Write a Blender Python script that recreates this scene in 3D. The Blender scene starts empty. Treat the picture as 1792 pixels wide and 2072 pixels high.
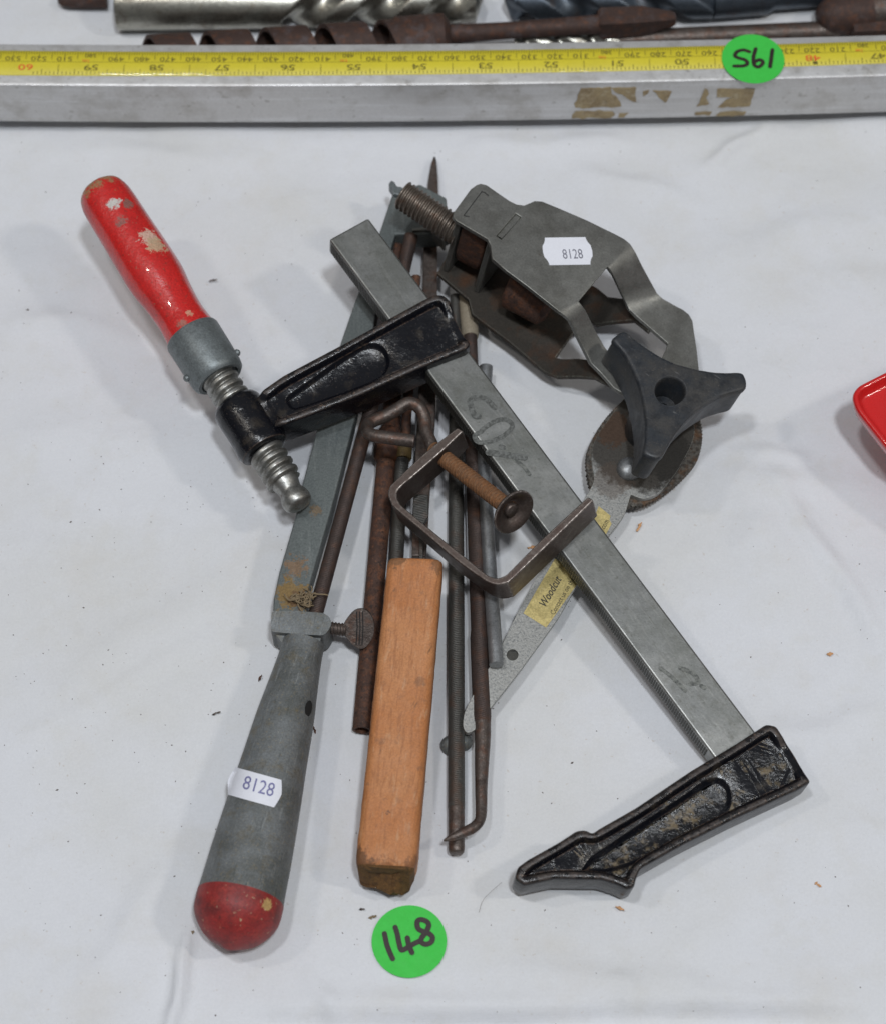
import bpy, bmesh, math, random
import numpy as np
from mathutils import Vector
random.seed(7)
SC = bpy.context.scene
COL = SC.collection
MM = 0.001

# ---------------------------------------------------------------- camera
PITCH = math.radians(28.7); FPX = 4512.0; H = 700.0      # mm above the cloth
CAM = np.array([0, -H*math.tan(PITCH), H])
VD = np.array([0, math.sin(PITCH), -math.cos(PITCH)])
UP = np.array([0, math.cos(PITCH), math.sin(PITCH)])
RT = np.array([1., 0, 0])
cd = bpy.data.cameras.new('camera'); co = bpy.data.objects.new('camera', cd); COL.objects.link(co)
co.location = Vector(CAM*MM); co.rotation_euler = (PITCH, 0, 0)
cd.sensor_fit = 'VERTICAL'; cd.sensor_height = 24; cd.lens = FPX*24/2072
cd.clip_start = .02; cd.clip_end = 20
cd.dof.use_dof = True; cd.dof.focus_distance = .765; cd.dof.aperture_fstop = 7.5
SC.camera = co

# ---------------------------------------------------------------- room light
w = bpy.data.worlds.new("World"); SC.world = w; w.use_nodes = True
nt = w.node_tree; bgn = nt.nodes['Background']
tc = nt.nodes.new('ShaderNodeTexCoord'); sx = nt.nodes.new('ShaderNodeSeparateXYZ')
rp = nt.nodes.new('ShaderNodeValToRGB'); nt.links.new(tc.outputs['Generated'], sx.inputs[0])
mr = nt.nodes.new('ShaderNodeMapRange'); mr.inputs[1].default_value = -1; nt.links.new(sx.outputs[2], mr.inputs[0])
nt.links.new(mr.outputs[0], rp.inputs[0]); nt.links.new(rp.outputs[0], bgn.inputs[0])
e = rp.color_ramp.elements
e[0].position = .3; e[0].color = (.08, .075, .07, 1); e[1].position = .9; e[1].color = (.62, .63, .65, 1)
k = e.new(.58); k.color = (.15, .14, .13, 1)
bgn.inputs[1].default_value = .36

def lamp(name, loc, sx_, sy_, power, colr):
    l = bpy.data.lights.new(name, 'AREA'); l.shape = 'RECTANGLE'; l.size = sx_; l.size_y = sy_
    l.energy = power; l.color = colr
    o = bpy.data.objects.new(name, l); COL.objects.link(o); o.location = loc
    d = Vector((0, 0, 0)) - Vector(loc); o.rotation_euler = d.to_track_quat('-Z', 'Y').to_euler()
lamp('ceiling_lamp', (1.50, -.30, 1.85), .12, .2, 8.2, (1, .95, .88))
lamp('ceiling_lamp', (.22, -.58, 1.95), .12, .16, 18.5, (.90, .95, 1))
lamp('ceiling_lamp', (-1.20, .05, 2.0), .10, .16, 4.6, (1, .94, .86))
lamp('ceiling_lamp', (-.38, -.18, 2.1), .12, .16, 10.5, (.95, .97, 1))
SC.view_settings.view_transform = 'Standard'; SC.view_settings.look = 'None'
SC.view_settings.exposure = -0.08; SC.view_settings.gamma = 1

# ---------------------------------------------------------------- geometry helpers (millimetres)
A = lambda *v: np.array(v, float)
def ray(x, y):
    return VD + (x-896)/FPX*RT + (1036-y)/FPX*UP
def P(x, y, z=0.0):                      # where the sight line of a measured point meets height z
    d = ray(x, y); return CAM + d*((z-H)/d[2])
def unit(v): return v/np.linalg.norm(v)
class Plane:
    def __init__(s, a=None, b=None, c=None, o=None, n=None):
        if o is None:
            a, b, c = P(*a), P(*b), P(*c); s.o = a; s.n = unit(np.cross(b-a, c-a))
        else: s.o = np.array(o, float); s.n = unit(np.array(n, float))
        if s.n[2] < 0: s.n = -s.n
    def hit(s, x, y, h=0.0):              # h = height above the plane
        d = ray(x, y); o = s.o+s.n*h
        return CAM+d*(((o-CAM)@s.n)/(d@s.n))
    def off(s, h): return Plane(o=s.o+s.n*h, n=s.n)

def link(name, me, parent=None):
    o = bpy.data.objects.new(name, me); COL.objects.link(o)
    if parent is not None: o.parent = parent
    return o
def topo(parent):
    v = Vector((0, 0, 0)); p = parent
    while p is not None: v = v+p.location; p = p.parent
    return np.array(v)/MM
def mk(name, verts, faces, m, parent=None, smooth=True, ang=40, origin=None):
    base = topo(parent) if parent is not None else (origin if origin is not None else A(*np.mean(np.array(verts), axis=0)[:2], 0))
    vs = (np.array(verts, float)-base)*MM
    me = bpy.data.meshes.new(name); me.from_pydata([tuple(v) for v in vs], [], [tuple(f) for f in faces])
    bm = bmesh.new(); bm.from_mesh(me); bmesh.ops.recalc_face_normals(bm, faces=bm.faces); bm.to_mesh(me); bm.free()
    for mm in (m if isinstance(m, (list, tuple)) else [m]): me.materials.append(mm)
    o = link(name, me, parent)
    if parent is None: o.location = Vector(base*MM)
    if smooth:
        me.shade_smooth() if hasattr(me, 'shade_smooth') else [setattr(p, 'use_smooth', True) for p in me.polygons]
        try: me.set_sharp_from_angle(angle=math.radians(ang))
        except Exception: pass
    return o
def bevel(o, wd, seg=2, ang=35):
    b = o.modifiers.new('bevel', 'BEVEL'); b.width = wd*MM; b.segments = seg; b.limit_method = 'ANGLE'; b.angle_limit = math.radians(ang)
    b.harden_normals = True
    return o
def tag(o, label=None, cat=None, group=None, kind=None):
    if label: o['label'] = label
    if cat: o['category'] = cat
    if group: o['group'] = group
    if kind: o['kind'] = kind
    return o
def thing(name, loc, label, cat, group=None):
    o = bpy.data.objects.new(name, None); COL.objects.link(o); o.location = Vector(np.array(loc, float)*MM)
    o.empty_display_size = .01
    return tag(o, label, cat, group)

def fill2d(loops3, n):
    """triangulate planar region: first loop outer, rest holes. returns verts, faces"""
    bm = bmesh.new(); es = []; vs_all = []
    for lp in loops3:
        vs = [bm.verts.new(tuple(p)) for p in lp]; vs_all += vs
        for i in range(len(vs)): es.append(bm.edges.new((vs[i], vs[(i+1) % len(vs)])))
    bmesh.ops.triangle_fill(bm, use_beauty=True, use_dissolve=False, edges=es, normal=Vector(n))
    bm.verts.index_update()
    idx = {v: i for i, v in enumerate(vs_all)}
    faces = [[idx[v] for v in f.verts] for f in bm.faces]
    out = [np.array(v.co) for v in vs_all]; bm.free()
    return out, faces
def prism(loops, down):
    """closed slab; loops = list of 3d loops (outer, holes); down = 3d vector of extrusion"""
    n = np.cross(loops[0][1]-loops[0][0], loops[0][2]-loops[0][1]); n = -unit(down)
    vs, fs = fill2d(loops, n); N = len(vs); down = np.array(down, float)
    V = list(vs)+[v+down for v in vs]; F = list(fs)+[[i+N for i in reversed(f)] for f in fs]
    k = 0
    for lp in loops:
        m = len(lp)
        for i in range(m):
            a, b = k+i, k+(i+1) % m; F.append([a, b, b+N, a+N])
        k += m
    return V, F
def frames(path):
    T = [unit(path[min(i+1, len(path)-1)]-path[max(i-1, 0)]) for i in range(len(path))]
    up = A(0, 0, 1) if abs(T[0][2]) < .9 else A(1, 0, 0)
    X = unit(np.cross(T[0], up)); out = []
    for t in T:
        X = unit(X-t*(X@t)); out.append((t, X, np.cross(t, X)))
    return out
def tube(path, r, n=20, cap=True, flat=1.0):
    path = [np.array(p, float) for p in path]
    rs = r if hasattr(r, '__len__') else [r]*len(path)
    V = []; F = []
    for p, (t, X, Y), rr in zip(path, frames(path), rs):
        for j in range(n):
            a = 2*math.pi*j/n; V.append(p+(X*math.cos(a)+Y*math.sin(a)*flat)*rr)
    m = len(path)
    for i in range(m-1):
        for j in range(n):
            F.append([i*n+j, i*n+(j+1) % n, (i+1)*n+(j+1) % n, (i+1)*n+j])
    if cap: F.append(list(range(n))); F.append(list(range((m-1)*n, m*n)))
    return V, F
def lathe(p0, p1, prof, n=40, facets=0):
    """prof: (t 0..1 along p0->p1, radius)"""
    p0 = np.array(p0, float); p1 = np.array(p1, float); d = p1-p0
    path = [p0+d*t for t, _ in prof]; t = unit(d)
    up = A(0, 0, 1) if abs(t[2]) < .9 else A(1, 0, 0)
    X = unit(np.cross(t, up)); Y = np.cross(t, X); V = []; F = []
    for p, (_, r) in zip(path, prof):
        for j in range(n):
            a = 2*math.pi*j/n; rr = r
            if facets: rr = r*(1-.018*(1-math.cos(facets*a))/2)
            V.append(p+(X*math.cos(a)+Y*math.sin(a))*rr)
    m = len(prof)
    for i in range(m-1):
        for j in range(n): F.append([i*n+j, i*n+(j+1) % n, (i+1)*n+(j+1) % n, (i+1)*n+j])
    if prof[0][1] > .01: F.append(list(range(n)))
    if prof[-1][1] > .01: F.append(list(range((m-1)*n, m*n)))
    return V, F
def smooth_prof(pts, n=60):
    ts = [a for a, _ in pts]; rs = [b for _, b in pts]; out = []
    T = np.linspace(ts[0], ts[-1], n)
    def cr(x):
        i = max(0, min(len(ts)-2, int(np.searchsorted(ts, x)-1)))
        u = (x-ts[i])/(ts[i+1]-ts[i])
        m0 = (rs[i+1]-rs[max(i-1, 0)])/(ts[i+1]-ts[max(i-1, 0)]); m1 = (rs[min(i+2, len(rs)-1)]-rs[i])/(ts[min(i+2, len(ts)-1)]-ts[i])
        h = ts[i+1]-ts[i]
        return (2*u**3-3*u*u+1)*rs[i]+(u**3-2*u*u+u)*h*m0+(-2*u**3+3*u*u)*rs[i+1]+(u**3-u*u)*h*m1
    return [(float(t), max(.001, float(cr(t)))) for t in T]
def thread(p0, p1, r, depth, pitch, n=28, seg=9, sharp=1.0, taper=0):
    p0 = np.array(p0, float); p1 = np.array(p1, float); L = np.linalg.norm(p1-p0); m = max(4, int(L/pitch*seg))
    t = unit(p1-p0); up = A(0, 0, 1) if abs(t[2]) < .9 else A(1, 0, 0)
    X = unit(np.cross(t, up)); Y = np.cross(t, X); V = []; F = []
    for i in range(m+1):
        s = L*i/m
        for j in range(n):
            a = 2*math.pi*j/n; ph = (s/pitch-a/(2*math.pi))
            c = (.5+.5*math.cos(2*math.pi*ph))**sharp
            rr = r-depth*c
            V.append(p0+t*s+(X*math.cos(a)+Y*math.sin(a))*rr)
    for i in range(m):
        for j in range(n): F.append([i*n+j, i*n+(j+1) % n, (i+1)*n+(j+1) % n, (i+1)*n+j])
    F.append(list(range(n))); F.append(list(range(m*n, (m+1)*n)))
    return V, F
def join(*parts):
    V = []; F = []
    for v, f in parts:
        k = len(V); V += list(v); F += [[i+k for i in q] for q in f]
    return V, F
def spline(pts, n=8, closed=False):
    pts = [np.array(p, float) for p in pts]; N = len(pts); out = []
    for i in range(N if closed else N-1):
        g = (lambda k: pts[k % N]) if closed else (lambda k: pts[max(0, min(N-1, k))])
        a, b, c, d = g(i-1), g(i), g(i+1), g(i+2)
        for u in np.linspace(0, 1, n, endpoint=False):
            out.append(.5*((2*b)+(c-a)*u+(2*a-5*b+4*c-d)*u*u+(-a+3*b-3*c+d)*u**3))
    if not closed: out.append(pts[-1])
    return out
def roundpoly(pts, r=3.0, n=4):
    """round corners of a polygon given in pixels"""
    out = []; N = len(pts); pts = [np.array(p, float) for p in pts]
    for i in range(N):
        p = pts[i]; a = pts[i-1]-p; b = pts[(i+1) % N]-p
        la, lb = np.linalg.norm(a), np.linalg.norm(b); q = min(r, la*.45, lb*.45)
        s = p+a/la*q; e_ = p+b/lb*q
        for k in range(n+1):
            u = k/n; out.append((1-u)**2*s+2*u*(1-u)*p+u*u*e_)
    return out
def resample(pts, step):
    out = []; N = len(pts)
    for i in range(N):
        a, b = np.array(pts[i]), np.array(pts[(i+1) % N]); k = max(1, int(np.linalg.norm(b-a)/step))
        for j in range(k): out.append(a+(b-a)*j/k)
    return out
def inset(loop, n, d):
    """move closed 3d planar loop inwards by d"""
    N = len(loop); out = []
    area = sum(np.cross(loop[i]-loop[0], loop[(i+1) % N]-loop[0])@n for i in range(N)); s = 1 if area > 0 else -1
    for i in range(N):
        a = unit(loop[i]-loop[i-1]); b = unit(loop[(i+1) % N]-loop[i])
        na = np.cross(n, a)*s; nb = np.cross(n, b)*s; m = na+nb; L = np.linalg.norm(m)
        m = m/L if L > 1e-6 else na
        c = max(.6, m@na); out.append(loop[i]+m*d/c)
    return out
def box(c, ex, ey, ez, sx_, sy_, sz_):
    V = []
    for dz in (-1, 1):
        for dx, dy in ((-1, -1), (1, -1), (1, 1), (-1, 1)):
            V.append(c+ex*dx*sx_/2+ey*dy*sy_/2+ez*dz*sz_/2)
    return V, [[3, 2, 1, 0], [4, 5, 6, 7], [0, 1, 5, 4], [1, 2, 6, 5], [2, 3, 7, 6], [3, 0, 4, 7]]
def ribbon(pts, wd, n, eps=.08, cap=5):
    """flat pen stroke on a plane with normal n; wd mm"""
    pts = [np.array(p, float) for p in pts]; V = []; F = []
    ws = wd if hasattr(wd, '__len__') else [wd]*len(pts)
    L = []; R_ = []
    T = [unit(pts[min(i+1, len(pts)-1)]-pts[max(i-1, 0)]) for i in range(len(pts))]
    for p, t, ww in zip(pts, T, ws):
        s = np.cross(n, t)*ww/2; L.append(p+s); R_.append(p-s)
    loop = list(R_)
    s = np.cross(n, T[-1]); loop += [pts[-1]-s*ws[-1]/2*math.cos(a)+T[-1]*ws[-1]/2*math.sin(a) for a in np.linspace(0, math.pi, cap+2)[1:-1]]
    k1 = len(loop)
    m = len(pts)
    ge = [eps+.06*i/len(pts) for i in range(len(pts))]
    V = [p+n*g for p, g in zip(L, ge)]+[p+n*g for p, g in zip(R_, ge)]
    for i in range(m-1): F.append([i, i+1, m+i+1, m+i])
    for end, sg in ((0, -1), (m-1, 1)):
        ee = ge[end]+(.005 if end else -.005); c = len(V); V.append(pts[end]+n*ee); s = np.cross(n, T[end])*ws[end]/2; tt = T[end]*sg*ws[end]/2
        k = len(V)
        for a in np.linspace(0, math.pi, cap+2): V.append(pts[end]+s*math.cos(a)+tt*math.sin(a)+n*ee)
        for i in range(cap+1): F.append([c, k+i, k+i+1])
    return V, F
def text_geo(s, size, o, ex, ey, n=None, eps=.1, squash=1.0, align='CENTER', bold=0, shear=0):
    cu = bpy.data.curves.new('t', 'FONT'); cu.body = s; cu.size = size; cu.align_x = align; cu.align_y = 'CENTER'
    cu.offset = bold; cu.shear = shear; cu.resolution_u = 3
    ob = bpy.data.objects.new('t', cu); COL.objects.link(ob)
    dg = bpy.context.evaluated_depsgraph_get(); me = bpy.data.meshes.new_from_object(ob.evaluated_get(dg))
    n = np.cross(ex, ey) if n is None else n
    V = [o+ex*(v.co.x*squash)+ey*v.co.y+n*eps for v in me.vertices]; F = [list(p.vertices) for p in me.polygons]
    bpy.data.objects.remove(ob); bpy.data.curves.remove(cu); bpy.data.meshes.remove(me)
    return V, F

# ---------------------------------------------------------------- materials
def mat(name, base, rough=.5, metal=0.0, layers=(), bumps=(), wear_glint=None, spots=(), coat=0.0, spec=.5, waves=(), tex=1.0, rvar=.12, grain=.25, gs=1.5):
    m = bpy.data.materials.new(name); m.use_nodes = True; nt = m.node_tree; N = nt.nodes; Lk = nt.links
    b = N['Principled BSDF']; b.inputs['Metallic'].default_value = metal; b.inputs['Coat Weight'].default_value = coat
    b.inputs['Specular IOR Level'].default_value = spec
    tc = N.new('ShaderNodeTexCoord'); sc = N.new('ShaderNodeVectorMath'); sc.operation = 'SCALE'; sc.inputs[3].default_value = 1000*tex
    Lk.new(tc.outputs['Object'], sc.inputs[0]); vec = sc.outputs[0]
    def noise(scale, detail=4, stretch=None, off=0.0, rough_=.6):
        v = vec
        mp = N.new('ShaderNodeMapping'); Lk.new(vec, mp.inputs[0]); mp.inputs[1].default_value = (off*3.1+hash_(name), off*1.7, off)
        if stretch is not None:
            mp.inputs[3].default_value = stretch[:3]
            if len(stretch) > 3:
                m0 = N.new('ShaderNodeMapping'); Lk.new(vec, m0.inputs[0]); m0.inputs[2].default_value = (0, 0, stretch[3]); Lk.new(m0.outputs[0], mp.inputs[0])
        v = mp.outputs[0]
        t = N.new('ShaderNodeTexNoise'); t.inputs['Scale'].default_value = scale; t.inputs['Detail'].default_value = detail
        t.inputs['Roughness'].default_value = rough_; Lk.new(v, t.inputs['Vector']); return t.outputs[0]
    def rng(src, lo, hi, mx=1.0):
        r = N.new('ShaderNodeMapRange'); r.inputs[1].default_value = lo; r.inputs[2].default_value = hi; r.inputs[4].default_value = mx
        Lk.new(src, r.inputs[0]); return r.outputs[0]
    rgb = N.new('ShaderNodeRGB'); rgb.outputs[0].default_value = (*base, 1); colr = rgb.outputs[0]
    rv = N.new('ShaderNodeValue'); rv.outputs[0].default_value = rough
    rn = rng(noise(.25, 3, off=9), .3, .7); mm = N.new('ShaderNodeMath'); mm.operation = 'MULTIPLY_ADD'
    Lk.new(rn, mm.inputs[0]); mm.inputs[1].default_value = rvar; Lk.new(rv.outputs[0], mm.inputs[2]); rgh = mm.outputs[0]
    mv = N.new('ShaderNodeValue'); mv.outputs[0].default_value = metal; met = mv.outputs[0]
    def over(fac, c2, r2=None, m2=None):
        nonlocal colr, rgh, met
        mx = N.new('ShaderNodeMix'); mx.data_type = 'RGBA'; Lk.new(fac, mx.inputs[0]); Lk.new(colr, mx.inputs[6]); mx.inputs[7].default_value = (*c2, 1); colr = mx.outputs[2]
        for val, key in ((r2, 'r'), (m2, 'm')):
            if val is not None:
                mf = N.new('ShaderNodeMix'); Lk.new(fac, mf.inputs[0]); Lk.new(rgh if key == 'r' else met, mf.inputs[2]); mf.inputs[3].default_value = val
                if key == 'r': rgh = mf.outputs[0]
                else: met = mf.outputs[0]
    for i, l in enumerate(layers):
        # (colour, scale, lo, hi, max, rough, metal, stretch)
        c2, s, lo, hi, mxv = l[:5]; r2 = l[5] if len(l) > 5 else None; m2 = l[6] if len(l) > 6 else None; st = l[7] if len(l) > 7 else None
        over(rng(noise(s, 6, st, off=i*2.3+1), lo, hi, mxv), c2, r2, m2)
    for i, s_ in enumerate(spots):
        # (colour, centre, radius, ragged, max, rough)
        c2, cen, rad, rag, mxv = s_[:5]; r2 = s_[5] if len(s_) > 5 else None; m2 = s_[6] if len(s_) > 6 else None
        geo = N.new('ShaderNodeVectorMath'); geo.operation = 'DISTANCE'; Lk.new(vec, geo.inputs[0]); geo.inputs[1].default_value = tuple(cen)
        nn = noise(1.2/max(rad, 1)+.22, 8, off=i*1.3+20, rough_=.78)
        ad = N.new('ShaderNodeMath'); ad.operation = 'MULTIPLY_ADD'; Lk.new(nn, ad.inputs[0]); ad.inputs[1].default_value = rad*rag*5; ad.inputs[2].default_value = -rad*rag*2.5
        su = N.new('ShaderNodeMath'); su.operation = 'ADD'; Lk.new(ad.outputs[0], su.inputs[0]); Lk.new(geo.outputs['Value'], su.inputs[1])
        over(rng(su.outputs[0], rad*.86, rad*.74, mxv), c2, r2, m2)
    if wear_glint:
        # worn edges, plus painted edge glint: (colour, radius mm, max, rough, metal)
        bv = N.new('ShaderNodeBevel'); bv.samples = 4; bv.inputs[0].default_value = wear_glint[1]*MM
        gm = N.new('ShaderNodeNewGeometry'); dt = N.new('ShaderNodeVectorMath'); dt.operation = 'DOT_PRODUCT'
        Lk.new(bv.outputs[0], dt.inputs[0]); Lk.new(gm.outputs['Normal'], dt.inputs[1])
        f = rng(dt.outputs['Value'], .99, .90, 1.0)
        nz = rng(noise(.8, 5, off=33), .35, .6, wear_glint[2]); ml = N.new('ShaderNodeMath'); ml.operation = 'MULTIPLY'; Lk.new(f, ml.inputs[0]); Lk.new(nz, ml.inputs[1])
        over(ml.outputs[0], wear_glint[0], wear_glint[3] if len(wear_glint) > 3 else None, wear_glint[4] if len(wear_glint) > 4 else None)
    if grain:
        gn = N.new('ShaderNodeMapRange'); gn.inputs[1].default_value = .32; gn.inputs[2].default_value = .68; gn.inputs[3].default_value = 1-grain; gn.inputs[4].default_value = 1+grain
        Lk.new(noise(gs, 3, off=71, rough_=.75), gn.inputs[0]); vs_ = N.new('ShaderNodeVectorMath'); vs_.operation = 'SCALE'
        Lk.new(colr, vs_.inputs[0]); Lk.new(gn.outputs[0], vs_.inputs[3]); colr = vs_.outputs[0]
    Lk.new(colr, b.inputs['Base Color']); Lk.new(rgh, b.inputs['Roughness']); Lk.new(met, b.inputs['Metallic'])
    nrm = None
    for i, (s, dist, det) in enumerate(bumps):
        bp = N.new('ShaderNodeBump'); bp.inputs['Strength'].default_value = 1; bp.inputs['Distance'].default_value = dist*MM
        Lk.new(noise(s, det, off=50+i), bp.inputs['Height'])
        if nrm: Lk.new(nrm, bp.inputs['Normal'])
        nrm = bp.outputs[0]
    for (period, rotz, dist, distort) in waves:
        mp = N.new('ShaderNodeMapping'); Lk.new(vec, mp.inputs[0]); mp.inputs[2].default_value = (0, 0, rotz)
        wv = N.new('ShaderNodeTexWave'); wv.wave_type = 'BANDS'; wv.bands_direction = 'X'; wv.inputs['Scale'].default_value = 2*math.pi/20/period
        wv.inputs['Distortion'].default_value = distort; Lk.new(mp.outputs[0], wv.inputs[0])
        bp = N.new('ShaderNodeBump'); bp.inputs['Distance'].default_value = dist*MM; Lk.new(wv.outputs[1], bp.inputs['Height'])
        if nrm: Lk.new(nrm, bp.inputs['Normal'])
        nrm = bp.outputs[0]
    if nrm: Lk.new(nrm, b.inputs['Normal'])
    return m
def hash_(s): return (sum(ord(c)*(i+3) for i, c in enumerate(s)) % 97)*1.37

RUST = (.12, .045, .02); RUSTD = (.045, .022, .016); ORANGE = (.30, .10, .025)
M = {}
M['cloth'] = mat('cloth', (.66, .67, .70), .93, spec=.12, grain=.03, gs=1.1,
    layers=[((.61, .61, .60), .0085, .45, .62, .6), ((.56, .52, .45), .022, .57, .72, .25), ((.60, .59, .56), .09, .52, .68, .25), ((.42, .33, .24), .45, .665, .72, .35), ((.34, .28, .22), 1.5, .68, .74, .5)],
    bumps=[(.016, 4.0, 3), (.07, .6, 4), (.5, .05, 3)], waves=[(.40, math.pi/2+.02, .05, 1.2), (.45, .02, .02, 1.2)])
M['steelbar'] = mat('satin_steel', (.24, .245, .238), .38, .9, grain=.10, layers=[((.42, .42, .40), .8, .54, .66, .5, .3, None, (.03, 1.3, 1, .97)), ((.16, .16, .145), .5, .56, .68, .55, .5, None, (.04, 1.2, 1, .97)), ((.15, .155, .14), .05, .42, .66, .75, .5), ((.50, .50, .48), .03, .5, .68, .6, .3), ((.08, .08, .07), .9, .62, .68, .5, .6), ((.6, .6, .58), 1.6, .66, .70, .5, .3), ((.13, .13, .115), .3, .55, .68, .5, .5)],
    bumps=[(2.2, .02, 3), (.5, .03, 2)], wear_glint=((.75, .75, .73), .9, 1, .25, 1))  # bright edge tint paints in the specular glint along the bar
M['teeth'] = mat('oily_teeth', (.07, .068, .06), .5, .6)  # steel darkened so the colour carries the shade of the bar's side
M['black'] = mat('black_enamel', (.004, .0045, .007), .13, 0, coat=0, spec=.45, rvar=.12,
    layers=[((.045, .035, .024), .16, .56, .68, .4, .45), ((.04, .026, .018), 1.1, .60, .70, .6, .6), ((.3, .28, .24), 2.0, .72, .76, .6, .6)],
    bumps=[(.22, .28, 3), (1.6, .07, 3)], wear_glint=((.12, .078, .056), .75, 1.0, .45, .3))
M['blackdirty'] = mat('black_enamel_dusty', (.005, .0055, .007), .13, 0, coat=0, spec=.45, rvar=.12,
    layers=[((.17, .125, .065), .2, .50, .62, .75, .5), ((.006, .006, .008), .6, .45, .58, .9, .16)], grain=.35,
    bumps=[(.3, .55, 4), (1.3, .18, 4)])
M['rim'] = mat('worn_casting_rim', (.040, .030, .026), .40, .2, layers=[((.008, .008, .009), .3, .42, .58, .9, .2), ((.15, .10, .07), .9, .58, .68, .7, .5)], bumps=[(.6, .2, 4), (1.8, .06, 3)], wear_glint=((.20, .15, .12), .6, .8, .4, .5))
M['zinc'] = mat('zinc_die_cast', (.17, .19, .195), .42, .55, layers=[((.09, .10, .10), .4, .5, .7, .6), ((.30, .27, .2), .9, .62, .75, .4)], bumps=[(1.5, .04, 3)], wear_glint=((.40, .41, .40), .5, .7, .35, .8))
M['threadsteel'] = mat('thread_steel', (.34, .34, .325), .34, .9, layers=[((.17, .155, .13), .3, .42, .68, .75, .5), ((.10, .05, .03), .35, .62, .75, .6, .7)], bumps=[(1.5, .05, 3)])
M['greyalloy'] = mat('grey_cast_alloy', (.155, .165, .168), .5, .35, layers=[((.08, .085, .08), .06, .44, .62, .7), ((.19, .205, .215), .14, .52, .68, .55), ((.20, .155, .08), .9, .58, .68, .5, .8, 0), ((.13, .105, .06), .2, .54, .7, .5), ((.34, .28, .17), 1.7, .64, .69, .7, .8, 0), ((.26, .27, .27), .8, .60, .67, .55, .4, None, (1.2, .05, 1, .24)), ((.06, .065, .06), .9, .60, .68, .5, .6, None, (1, .08, 1, .2))],
    bumps=[(1.8, .05, 4), (.25, .12, 2)])
M['rust'] = mat('rusted_steel', (.07, .036, .026), .68, .25, layers=[((.20, .09, .045), .09, .52, .64, .6), ((.17, .062, .026), .45, .47, .68, .75), ((.03, .02, .017), .22, .5, .72, .6), ((.26, .12, .06), 1.3, .6, .7, .5), ((.02, .014, .012), .7, .58, .64, .7)], bumps=[(1.2, .18, 4), (.3, .3, 3)])
M['rustdark'] = mat('dark_rust', (.055, .032, .026), .65, .3, layers=[((.13, .052, .026), .35, .50, .66, .6), ((.10, .085, .09), .2, .54, .68, .5)], bumps=[(1.2, .12, 4)])
M['rustbrown'] = mat('brown_patina_steel', (.105, .085, .075), .42, .65, layers=[((.13, .055, .03), .25, .50, .66, .6, .6), ((.22, .185, .16), .7, .56, .75, .5, .4), ((.045, .03, .025), .3, .52, .66, .6), ((.34, .31, .28), 1.0, .64, .69, .6, .35)], bumps=[(1.4, .09, 4), (.3, .25, 3)])
M['rustorange'] = mat('orange_rust', (.16, .07, .027), .8, .1, layers=[((.09, .05, .03), .3, .45, .7, .7), ((.30, .12, .04), .5, .55, .70, .6)], bumps=[(1.8, .08, 4)], wear_glint=((.33, .20, .11), .5, .8, .5))
M['threadbrown'] = mat('worn_brown_thread', (.14, .115, .095), .4, .75, layers=[((.13, .06, .03), .3, .5, .7, .6)], bumps=[(1.4, .06, 3)], wear_glint=((.42, .37, .32), .45, 1, .35, .8))
M['file'] = mat('file_steel', (.085, .082, .075), .5, .6, layers=[((.12, .055, .03), .12, .5, .72, .6), ((.17, .165, .15), .5, .58, .75, .5)], waves=[(.66, math.pi/2-.22, .12, .6)], bumps=[(1.5, .05, 3)])
M['filebrown'] = mat('file_steel_rusty', (.07, .05, .044), .52, .5, layers=[((.14, .06, .03), .2, .48, .7, .6), ((.03, .025, .022), .3, .5, .75, .5)], waves=[(.66, math.pi/2+.25, .12, .6)], bumps=[(1.5, .07, 3)])
M['clamp'] = mat('clamp_steel', (.10, .078, .068), .4, .7, layers=[((.06, .03, .022), .12, .48, .72, .7, .5), ((.20, .18, .165), .5, .56, .75, .5, .35)], bumps=[(1.5, .05, 3)], wear_glint=((.55, .50, .46), .9, 1, .35, .9))
M['galv'] = mat('galvanised_rod', (.30, .31, .32), .42, .8, layers=[((.15, .155, .15), .2, .5, .72, .6), ((.45, .46, .46), .5, .58, .75, .5)], bumps=[(1.5, .04, 3)])
M['plate'] = mat('pressed_plate', (.235, .235, .22), .42, .85, grain=.16, layers=[((.10, .095, .08), .07, .45, .7, .55), ((.10, .06, .035), .3, .66, .8, .45), ((.33, .33, .31), .06, .55, .78, .4), ((.06, .055, .05), 1.8, .6, .7, .5)], bumps=[(2.4, .04, 3)], wear_glint=((.42, .42, .36), .5, .8, .4, .8))
M['arm'] = mat('mottled_plate', (.37, .37, .35), .55, .55, layers=[((.10, .11, .12), 1.6, .50, .62, .75), ((.16, .10, .06), .1, .62, .8, .5)], bumps=[(2, .05, 3)], wear_glint=((.5, .5, .45), .4, .6))
M['armrust'] = mat('rusty_disc', (.14, .13, .115), .65, .5, layers=[((.04, .035, .03), .8, .44, .58, .85), ((.15, .075, .035), .22, .50, .66, .8), ((.10, .06, .03), 2.0, .55, .65, .6)], bumps=[(1.6, .22, 4)])
M['knob'] = mat('black_plastic', (.020, .024, .030), .44, 0, layers=[((.085, .072, .055), .10, .42, .75, .5, .6), ((.12, .10, .08), 1.8, .60, .68, .5), ((.13, .13, .13), .9, .66, .69, .6, .5, None, (.15, 1.5, 1, .6)), ((.012, .014, .018), .2, .5, .66, .6, .3)], bumps=[(2.5, .05, 3)], wear_glint=((.10, .10, .105), .6, .7, .5))
M['dark'] = mat('dark_hollow', (.006, .006, .006), .7)
M['white'] = mat('white_label', (.72, .73, .79), .6, grain=.03, layers=[((.60, .60, .64), .2, .5, .8, .3)])
M['ink'] = mat('label_ink', (.16, .16, .20), .7, grain=.5)
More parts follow.
